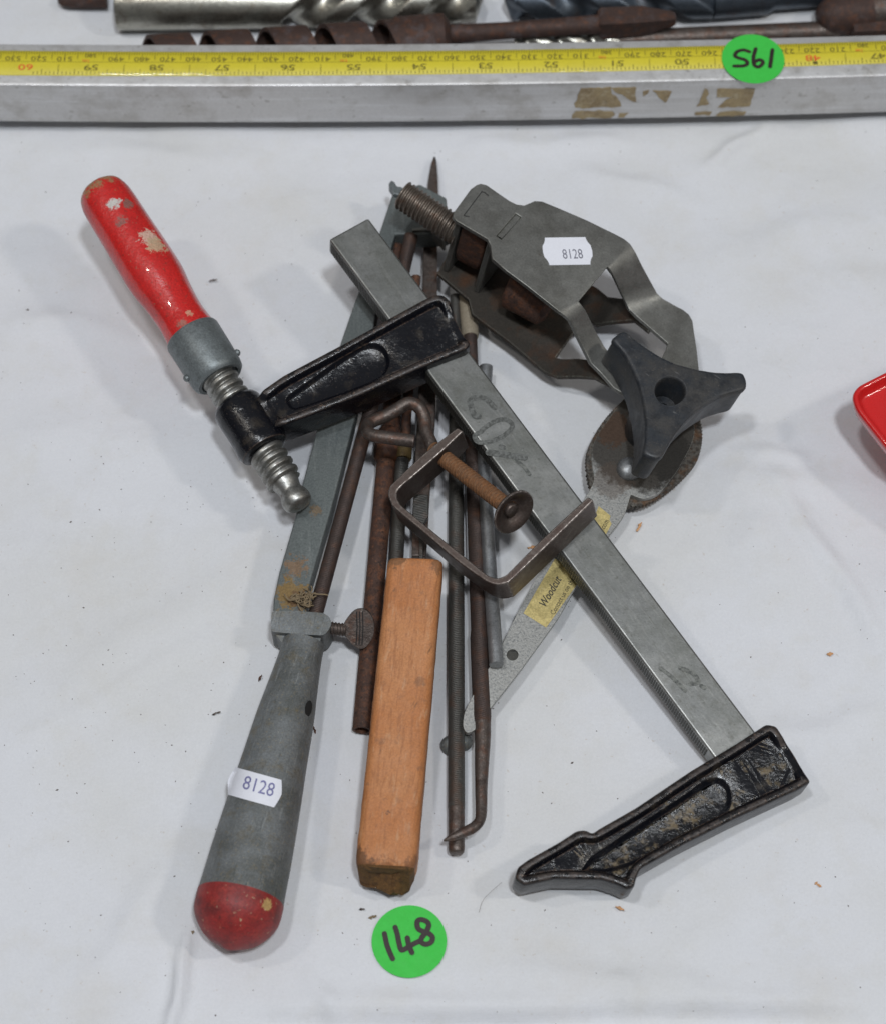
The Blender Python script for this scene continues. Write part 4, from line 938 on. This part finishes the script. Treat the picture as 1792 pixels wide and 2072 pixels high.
# ---------------------------------------------------------------- aluminium straight edge with measuring tape
se = thing('aluminium_straightedge', A(*P(896, 239, 0)[:2], 0), 'long aluminium straightedge with yellow measuring tape on top, across the upper picture', 'straightedge')
ZT = 28.2
def ycurve(tab):
    return lambda x: float(np.polyval(np.polyfit([0, 896, 1792], tab, 2), x))
yb, yf, ybt = ycurve([87, 86.5, 69]), ycurve([172, 171, 147.5]), ycurve([243, 239, 226])
xs_ = np.linspace(-140, 1930, 40)
V = []; F = []
for x in xs_:
    tb2 = P(x, yb(x), ZT); tf2 = P(x, yf(x), ZT); wv = unit(tf2-tb2); W = 20.8; f_ = tb2+wv*W
    sec_ = [(tb2, ZT-.7), (tb2+wv*.7, ZT), (f_-wv*1.4, ZT), (f_-wv*.4, ZT-.4), (f_, ZT-1.4), (f_+A(0, -.2, 0), 6.6), (f_-wv*.8, 6.0), (tb2+wv*.5, 6.0), (tb2, 6.8)]
    for p, z in sec_: V.append(A(p[0], p[1], z))
m_ = 9
for i in range(len(xs_)-1):
    for j in range(m_): F.append([i*m_+j, i*m_+(j+1) % m_, (i+1)*m_+(j+1) % m_, (i+1)*m_+j])
F.append(list(range(m_))); F.append(list(range((len(xs_)-1)*m_, len(xs_)*m_)))
mk('bar', V, F, M['alu'], se, ang=25)
TPn = Plane(o=A(0, 0, ZT), n=A(0, 0, 1))
tyb, tyf = ycurve([102.5, 103, 83]), ycurve([152.5, 150.5, 128.5])
V = []; F = []
for x in xs_:
    a = P(x, tyb(x), ZT); b = P(x, tyf(x), ZT)
    for t, z in ((0, .05), (.02, .35), (.5, .5), (.98, .35), (1, .05)): p = a+(b-a)*t; V.append(A(p[0], p[1], ZT+z))
for i in range(len(xs_)-1):
    for j in range(4): F.append([i*5+j, i*5+j+1, (i+1)*5+j+1, (i+1)*5+j])
tape = mk('measuring_tape', V, F, M['yellow'], se, ang=60); tag(tape, 'yellow measuring tape with upside down numbers')
ZP = ZT+.56
# tape marks: tens of millimetres along the back, inches along the front; printed upside down as seen here
S0 = P(0, 130, ZT)[0]
def tape_pt(xw, t):                      # world x and fraction across the tape from back to front
    # picture x for this world x
    x = 896+xw/(P(1896, 130, ZT)[0]-P(896, 130, ZT)[0])*1000
    a = P(x, tyb(x), ZT); b = P(x, tyf(x), ZT); return A(xw, a[1]+(b[1]-a[1])*t, ZP)
def wx(px, y=110): return P(px, y, ZT)[0]
x530, x210 = wx(29), wx((2700+1380*.4704)/1.977)       # centres of the printed 530 and 210
cm = (x210-x530)/32.0
ticks = []; black = []; red = []
for k in range(-20, 360):                # millimetre ticks
    xw = x530+cm*(k/10.0-.0)+cm*.5
    p = tape_pt(xw, 0); ln = 4.2 if k % 10 == 0 else (3.0 if k % 5 == 0 else 1.7)
    q = tape_pt(xw, .02); ticks.append(([q+A(-.1, 0, .02), q+A(.1, 0, .02), q+A(.1, -ln, .02), q+A(-.1, -ln, .02)], [[0, 1, 2, 3]]))
inch = 2.54*cm; x60 = wx(53, 137)
for k in range(-6, 16*14):
    xw = x60+inch*k/16.0+inch*.5
    if xw > 190: break
    ln = 5.0 if k % 16 == 0 else (3.4 if k % 8 == 0 else (2.6 if k % 4 == 0 else 1.5))
    q = tape_pt(xw, .985); ticks.append(([q+A(-.1, 0, .02), q+A(.1, 0, .02), q+A(.1, ln, .02), q+A(-.1, ln, .02)], [[0, 1, 2, 3]]))
q_ = [tape_pt(x, .47) for x in np.linspace(-185, 190, 60)]
ticks.append(ribbon(q_, .12, A(0, 0, 1), .02))
V, F = join(*ticks); tag(mk('graduation_marks', V, F, M['tapeblack'], tape, smooth=False), kind='stuff')
UX, UY = A(-1, 0, 0), A(0, -1, 0)
for k in range(-1, 36):
    val = 530-10*k; xw = x530+cm*k
    if val % 100 == 0:
        red.append(text_geo('1m', 2.4, tape_pt(xw-1.6, .42), UX, UY, A(0, 0, 1), .03)); black.append(text_geo('%d' % val, 2.6, tape_pt(xw, .2), UX, UY, A(0, 0, 1), .03, squash=1.15))
    else: black.append(text_geo('%d' % val, 3.1, tape_pt(xw, .34), UX, UY, A(0, 0, 1), .03, squash=1.35))
for k in range(0, 14):
    v = 60-k; xw = x60+inch*k
    (red if v in (60, 48) else black).append(text_geo(str(v), 4.0, tape_pt(xw, .68), UX, UY, A(0, 0, 1), .03, squash=1.5))
q = tape_pt(wx(1647, 115), .9); black.append(([q+A(.8*math.cos(a), .8*math.sin(a), .03) for a in np.linspace(0, 6.28, 14)[:-1]], [list(range(13))]))
V, F = join(*black); tag(mk('black_numerals', V, F, M['tapeblack'], tape, smooth=False), kind='stuff')
V, F = join(*red); tag(mk('red_numerals', V, F, M['tapered'], tape, smooth=False), kind='stuff')
# remains of brown adhesive tape on the front face
def front(x, t, e=.25):
    tb2 = P(x, yb(x), ZT); tf2 = P(x, yf(x), ZT); f_ = tb2+unit(tf2-tb2)*20.8; return A(f_[0], f_[1]-e-.2*t, ZT-1.6-t*20.0)
def zr(x, y): return ((1743+x*1.0045)/1.977)
def fp(x, y):                             # zoom coordinates -> front face fraction
    X = zr(x, y); yy = y*1.0045/1.977; return front(X, (yy-yf(X))/(ybt(X)-yf(X))*1.04-.02)
scr_ = [[(575, 340), (690, 335), (705, 360), (745, 392), (740, 412), (560, 415), (563, 385)], [(590, 375), (601, 376), (598, 388)][::-1], [(558, 430), (715, 430), (730, 440), (712, 457), (555, 458)],
        [(700, 335), (800, 335), (805, 395), (775, 385), (745, 365), (720, 350)], [(865, 345), (945, 350), (920, 398), (895, 372)], [(830, 352), (850, 348), (848, 362), (826, 370)], [(1072, 340), (1088, 342), (1090, 375), (1105, 398), (1055, 412)],
        [(1125, 338), (1275, 338), (1268, 412), (1145, 415), (1165, 385), (1195, 372), (1130, 375)], [(1150, 432), (1255, 432), (1250, 448), (1140, 450)], [(745, 437), (775, 436), (760, 455), (742, 455)], [(1052, 436), (1120, 434), (1110, 446), (1050, 447)]]
pz = []
for i, lp_ in enumerate(scr_):
    if i == 1: continue
    rj = random.Random(i); q_l = resample([A(*p) for p in lp_], 14); q_l = [p+A(rj.gauss(0, 3.0), rj.gauss(0, 1.6)) for p in q_l]
    L3 = [fp(x, y) for x, y in q_l]
    V, F = prism([L3], A(0, .18, 0)); pz.append((V, F))
V, F = join(*pz); tag(mk('torn_tape', V, F, M['oldtape'], se, smooth=False), 'torn remains of brown adhesive tape on the front face')
# sticker 195, upside down as seen; it overhangs the front edge slightly
def z4(x, y): return (1365.7+x*.23793, y*.23793)
d5 = [[z4(625, 455), z4(575, 440), z4(520, 455), z4(502, 490), (z4(540, 510)), z4(590, 525), z4(608, 555), z4(575, 575), z4(495, 577)],
      [z4(678, 430), z4(660, 500), z4(665, 565), z4(700, 585), z4(735, 560), z4(735, 535), z4(705, 525), z4(668, 545)], [z4(820, 440), z4(812, 500), z4(800, 585)]]
st2 = lot_sticker('lot_sticker', Plane(o=A(0, 0, ZT), n=A(0, 0, 1)), (1522, 122), 12.1, d5, 1.5, se, lift=.95)
tag(st2, 'round green sticker handwritten 195 stuck over the yellow tape')

# ---------------------------------------------------------------- drill bits behind the straight edge
def twist(p0, p1, r, pitch, flutes=2, depth=.55, n=48, step=1.2, tipl=0, hand=1, width=.5):
    p0 = np.array(p0, float); p1 = np.array(p1, float); L = np.linalg.norm(p1-p0); m = int(L/step); t = unit(p1-p0)
    X = unit(np.cross(t, A(0, 0, 1))); Y = np.cross(t, X); V = []; F = []
    for i in range(m+1):
        s = L*i/m; tp = 1.0
        if tipl and s > L-tipl: tp = max(.05, (L-s)/tipl)
        for j in range(n):
            a = 2*math.pi*j/n; ph = (flutes*(a/(2*math.pi)-hand*s/pitch)) % 1.0
            k_ = 0
            if ph < width: k_ = math.sin(math.pi*ph/width)**.7
            V.append(p0+t*s+(X*math.cos(a)+Y*math.sin(a))*r*tp*(1-depth*k_))
    for i in range(m):
        for j in range(n): F.append([i*n+j, i*n+(j+1) % n, (i+1)*n+(j+1) % n, (i+1)*n+j])
    F.append(list(range(n))); F.append(list(range(m*n, (m+1)*n)))
    return V, F
bd1 = thing('large_drill_bit', A(*P(600, 20, 0)[:2], 0), 'thick shiny steel drill bit with plain shank, furthest left behind the straightedge', 'drill bit', 'drill bits behind the straightedge')
r1 = 9.5; a1, b1_, c1 = P(236, 14, r1), P(570, 9, r1), P(978, -4, r1)
V, F = lathe(a1, b1_, [(0, r1-1.2), (.004, r1-.3), (.012, r1), (1, r1)], 40); mk('shank', V, F, M['chrome'], bd1)
V, F = twist(b1_-(b1_-a1)*.002, c1, r1, 54, 2, .5, hand=-1, width=.62, tipl=3); mk('fluted_body', V, F, M['chrome'], bd1, ang=35)
bd2 = thing('dark_drill_bit', A(*P(1250, 15, 0)[:2], 0), 'dark blued drill bit with wide spiral flutes, behind the rusty auger shank', 'drill bit', 'drill bits behind the straightedge')
r2 = 9.0; V, F = twist(P(1440, -8, r2), P(1020, 0, r2), r2, 60, 2, .5, tipl=3, width=.55); mk('fluted_body', V, F, M['bluesteel'], bd2, ang=35)
V, F = lathe(P(1440, -8, r2), P(1800, -30, r2), [(0, r2), (.3, r2), (.34, r2*.8), (1, r2*.7)], 30); mk('shank', V, F, M['bluesteel'], bd2)
# rusty auger: open spiral ribbon + shank + square tang
au_ = thing('auger_bit', A(*P(900, 80, 0)[:2], 0), 'rusty brown open spiral auger bit with long shank and tapered square tang', 'drill bit')
ra = 10.5; s_a, s_b = P(250, 128, ra), P(905, 86, ra); tA = unit(s_b-s_a); XA = unit(np.cross(tA, A(0, 0, 1))); YA = np.cross(tA, XA)
pitch = np.linalg.norm(s_b-s_a)/ (655/117.0)
turns = np.linalg.norm(s_b-s_a)/pitch; V = []; F = []; nn = int(turns*34); bw2 = pitch*.68
for i in range(nn+1):
    ang_ = 2*math.pi*turns*i/nn; s = pitch*turns*i/nn
    d_ = XA*math.cos(ang_-1.2)+YA*math.sin(ang_-1.2)
    for off_, rr2 in ((-bw2/2, ra), (bw2/2, ra), (bw2/2, ra-1.6), (-bw2/2, ra-1.6)): V.append(s_a+tA*(s+off_)+d_*rr2)
for i in range(nn):
    for j in range(4): F.append([i*4+j, i*4+(j+1) % 4, (i+1)*4+(j+1) % 4, (i+1)*4+j])
F.append([0, 1, 2, 3]); F.append([nn*4+j for j in range(4)])
mk('spiral', V, F, M['rustdark'], au_, ang=40)
V, F = lathe(P(790, 84, ra), P(912, 74, ra+1), [(0, ra*.55), (.1, ra*.92), (.9, ra*.9), (1, ra*.55)], 32); mk('head', V, F, M['rustdark'], au_)
V, F = lathe(P(905, 70, ra+1), P(1215, 49, ra+3), [(0, 3.9), (.4, 3.4), (1, 3.9)], 26); mk('shank', V, F, M['rustdark'], au_)
g0_, g1_ = P(1208, 48, ra+3), P(1366, 38, ra+3.5); tg = unit(g1_-g0_); Xg = unit(np.cross(tg, A(0, 0, 1))); Yg = np.cross(tg, Xg)
V = []
for t, s_ in ((0, 3.6), (.05, 4.6), (.55, 4.4), (.95, 2.4), (1, 1.8)):
    for a_2, b_2 in ((-1, -1), (1, -1), (1, 1), (-1, 1)): V.append(g0_+(g1_-g0_)*t+Xg*s_*a_2+Yg*s_*b_2)
F = [[i*4+j, i*4+(j+1) % 4, (i+1)*4+(j+1) % 4, (i+1)*4+j] for i in range(4) for j in range(4)]+[[0, 1, 2, 3], [16, 17, 18, 19]]
bevel(mk('square_tang', V, F, M['rustdark'], au_), .5)
# thin bits lying low against the straight edge
tb3 = thing('slim_drill_bit', A(*P(1500, 70, 0)[:2], 0), 'slim brown and silver drill bit lying low against the back of the straightedge', 'drill bit', 'drill bits behind the straightedge')
V, F = twist(P(1040, 92, 5), P(1250, 82, 5), 4.3, 26, 2, .4, tipl=0); mk('fluted_body', V, F, M['chrome'], tb3, ang=35)
V, F = lathe(P(1240, 82, 5), P(1695, 62, 5), [(0, 4.1), (1, 4.1)], 24); mk('shank', V, F, M['rustbrown'], tb3)
tb4 = thing('rusty_masonry_bit', A(*P(1740, 20, 0)[:2], 0), 'rusty speckled thick bit with pointed tip at the upper right corner', 'drill bit')
V, F = lathe(P(1652, 36, 9), P(1760, 22, 10), smooth_prof([(0, 3.2), (.08, 5.6), (.2, 7.2), (.4, 8.2), (1, 8.6)], 16), 30); mk('tip', V, F, M['rustdark'], tb4)
V, F = lathe(P(1758, 22, 10), P(1900, 6, 10), [(0, 8.4), (1, 8.6)], 24); mk('body', V, F, M['rustbrown'], tb4)
bp = thing('rusty_square_bar', A(*P(1770, 55, 0)[:2], 0), 'dark rusty square bar end just behind the straightedge at the right edge', 'bar')
bx = P(1722, 62, 9); ex3 = unit(P(1900, 54, 9)-bx); ey3 = np.cross(A(0, 0, 1), ex3)
V, F = box(bx+ex3*20, ex3, ey3, A(0, 0, 1), 40, 7, 7); bevel(mk('bar_end', V, F, M['rustdark'], bp), .5)
tb5 = thing('small_brown_bit', A(*P(170, -2, 0)[:2], 0), 'small brown bit tip cut off by the top edge, left of the thick shiny bit', 'drill bit')
V, F = lathe(P(118, 2, 4), P(215, -8, 5), smooth_prof([(0, 1), (.1, 2.6), (.5, 4), (1, 5)], 12), 20); mk('tip', V, F, M['rustdark'], tb5)

# ---------------------------------------------------------------- red plastic tray at the right edge
rt = thing('red_tray', A(*P(1850, 840, 0)[:2], 0), 'shiny red plastic tray corner poking in at the right edge of the cloth', 'tray')
RP = Plane((1725, 800, 30), (1792, 752, 30), (1792, 900, 30))
ro = [(1723, 798), (1735, 780), (1796, 749), (2000, 655), (2125, 820), (1985, 1042), (1800, 912), (1786, 896), (1731, 826)]
o = resample([A(*p) for p in roundpoly(ro, 16, 6)], 10); O = [RP.hit(*p) for p in o]; rings = []
for d, z in ((3.4, -9), (2.4, -9), (1.0, -6), (0.1, -2.4), (0, -1.0), (.4, -.2), (1.1, 0), (1.8, -.2), (2.2, -.9), (2.9, -3.2), (3.8, -3.8), (5, -3.9)):
    cu_ = O
    for q_i in range(int(d/.35)+1): cu_ = inset(cu_, RP.n, d/(int(d/.35)+1)); cu_ = [cu_[i]*.8+(cu_[i-1]+cu_[(i+1) % len(cu_)])*.1 for i in range(len(cu_))]
    rings.append([p+RP.n*z for p in cu_])
V = []; F = []; N_ = len(O)
for r in rings: V += r
for i in range(len(rings)-1):
    for j in range(N_): F.append([i*N_+j, i*N_+(j+1) % N_, (i+1)*N_+(j+1) % N_, (i+1)*N_+j])
F.append(list(range(N_))); kk_ = (len(rings)-1)*N_; F += [[kk_+i for i in f] for f in fill2d([rings[-1]], RP.n)[1]]
mk('shell', V, F, M['redplastic'], rt, ang=60)
V, F = prism([[P(x, y, 21) for x, y in ((1880, 800), (1990, 770), (2000, 930), (1890, 890))]], A(0, 0, -20)); bevel(mk('foot', V, F, M['redplastic'], rt), 1.5)

# ---------------------------------------------------------------- debris on the cloth
def crumb(name, x, y, L, W, rot, m, label, cat, hgt=1.0):
    c = P(x, y, .5); n0 = 10; V = []; F = []
    ex = A(math.cos(rot), math.sin(rot), 0); ey = A(-math.sin(rot), math.cos(rot), 0)
    rs_ = random.Random(int(x*7+y))
    for i, t in enumerate(np.linspace(-1, 1, 7)):
        w_ = max(.12, math.sqrt(max(0, 1-abs(t)**2.2)))*W/2*rs_.uniform(.35, 1.1)
        for j in range(6):
            a = 2*math.pi*j/6; V.append(c+ex*t*L/2.3+ey*(w_*math.cos(a)*rs_.uniform(.6, 1.2)+.5*(rs_.random()-.5))+A(0, 0, 1)*(w_*math.sin(a)*hgt*.6+.25*math.sin(t*2)))
    F = [[i*6+j, i*6+(j+1) % 6, (i+1)*6+(j+1) % 6, (i+1)*6+j] for i in range(6) for j in range(6)]+[list(range(6)), list(range(36, 42))]
    return tag(mk(name, V, F, m, ang=60), label, cat)
crumb('seed_husk', 201, 655, 4.2, 2.2, -.9, M['crumb'], 'brown seed husk on the cloth below the red handle', 'seed')
crumb('dirt_crumb', 53, 628, 2.8, 1.5, 0, M['speck'], 'dark crumb on the cloth at the left edge, level with the seed husk', 'crumb')
crumb('wood_shaving', 1292, 1066, 4.6, 1.3, 1.05, M['shaving'], 'orange wood shaving on the cloth right of the gold label', 'wood shaving')
crumb('wood_shaving', 1076, 1107, 4.2, 1.6, .1, M['shaving'], 'orange wood shaving inside the corner of the small c-clamp', 'wood shaving', .5)
crumb('wood_shaving', 1678, 1323, 2.6, 1.6, 0, M['shaving'], 'orange wood crumb on the bare cloth at the middle right', 'wood shaving')
crumb('wood_shaving', 1654, 1790, 2.8, 1.5, -.8, M['shaving'], 'pale orange crumb on the cloth at the lower right, right of the black jaw', 'wood shaving')
crumb('wood_shaving', 1253, 1838, 3.6, 1.4, -.5, M['shaving'], 'pale orange crumb just below the notch of the lower black jaw', 'wood shaving')
crumb('wood_splinter', 527, 1372, 3.0, .9, 1.1, M['rust'], 'thin reddish splinter on the cloth left of the grey handle', 'splinter')
crumb('wood_splinter', 636, 1475, 4.2, .9, -1.2, M['rust'], 'thin reddish splinter touching the right side of the grey handle', 'splinter')
crumb('wood_splinter', 438, 1443, 3.6, .9, .35, M['rustbrown'], 'thin brown splinter on the cloth further left of the grey handle', 'splinter')
crumb('wood_splinter', 733, 1840, 2.2, .9, 0, M['rustbrown'], 'short brown splinter left of the green 148 sticker', 'splinter')
crumb('dirt_crumb', 754, 1855, 3.2, 1.3, .2, M['fluff'], 'soft brown dirt smudge touching the left of the green 148 sticker', 'crumb')
crumb('dirt_crumb', 390, 1890, 2.6, 1.2, 1.2, M['fluff'], 'small brownish crumb below the red tip of the grey handle', 'crumb')
crumb('wood_splinter', 432, 567, 3.8, .7, .1, M['rustbrown'], 'brown splinter on the cloth right of the red handle', 'splinter')
rs2 = random.Random(11); V = []; F = []
for i in range(560):
    x, y = rs2.uniform(-20, 1812), rs2.uniform(255, 2090)
    if rs2.random() < .55: x, y = (rs2.gauss(330, 260), rs2.gauss(900, 420)) if rs2.random() < .6 else (rs2.gauss(700, 500), rs2.gauss(1500, 330))
    if not (250 < y < 2100): continue
    p = P(x, y, 0); s = rs2.uniform(.07, .24)*(1.6 if rs2.random() < .06 else 1); p[2] = cloth_z(p[0], p[1])-.45+s*.3
    k = len(V); a0 = rs2.uniform(0, 6); el = rs2.uniform(.5, 2.2)
    V += [p+A(math.cos(a0)*s*el, math.sin(a0)*s*el, 0), p+A(-math.sin(a0)*s, math.cos(a0)*s, 0), p-A(math.cos(a0)*s*el, math.sin(a0)*s*el, 0), p+A(math.sin(a0)*s, -math.cos(a0)*s, 0), p+A(0, 0, s*.5)]
    F += [[k, k+1, k+4], [k+1, k+2, k+4], [k+2, k+3, k+4], [k+3, k, k+4]]
tag(mk('dirt_specks', V, F, M['speck'], smooth=False, origin=A(0, 0, 0)), 'tiny dark and brown dirt specks scattered over the white cloth', 'dirt', kind='stuff')
# loose thread hair
V, F = tube(spline([P(2005/1.977, 3530/1.977, .5), P(1935/1.977, 3595/1.977, .6), P(1915/1.977, 3650/1.977, .4)], 6), .06, 6)
M['hair'] = mat('hair', (.25, .23, .22), .9)
tag(mk('loose_hair', V, F, M['hair']), 'single fine dark hair on the cloth right of the green 148 sticker', 'hair')
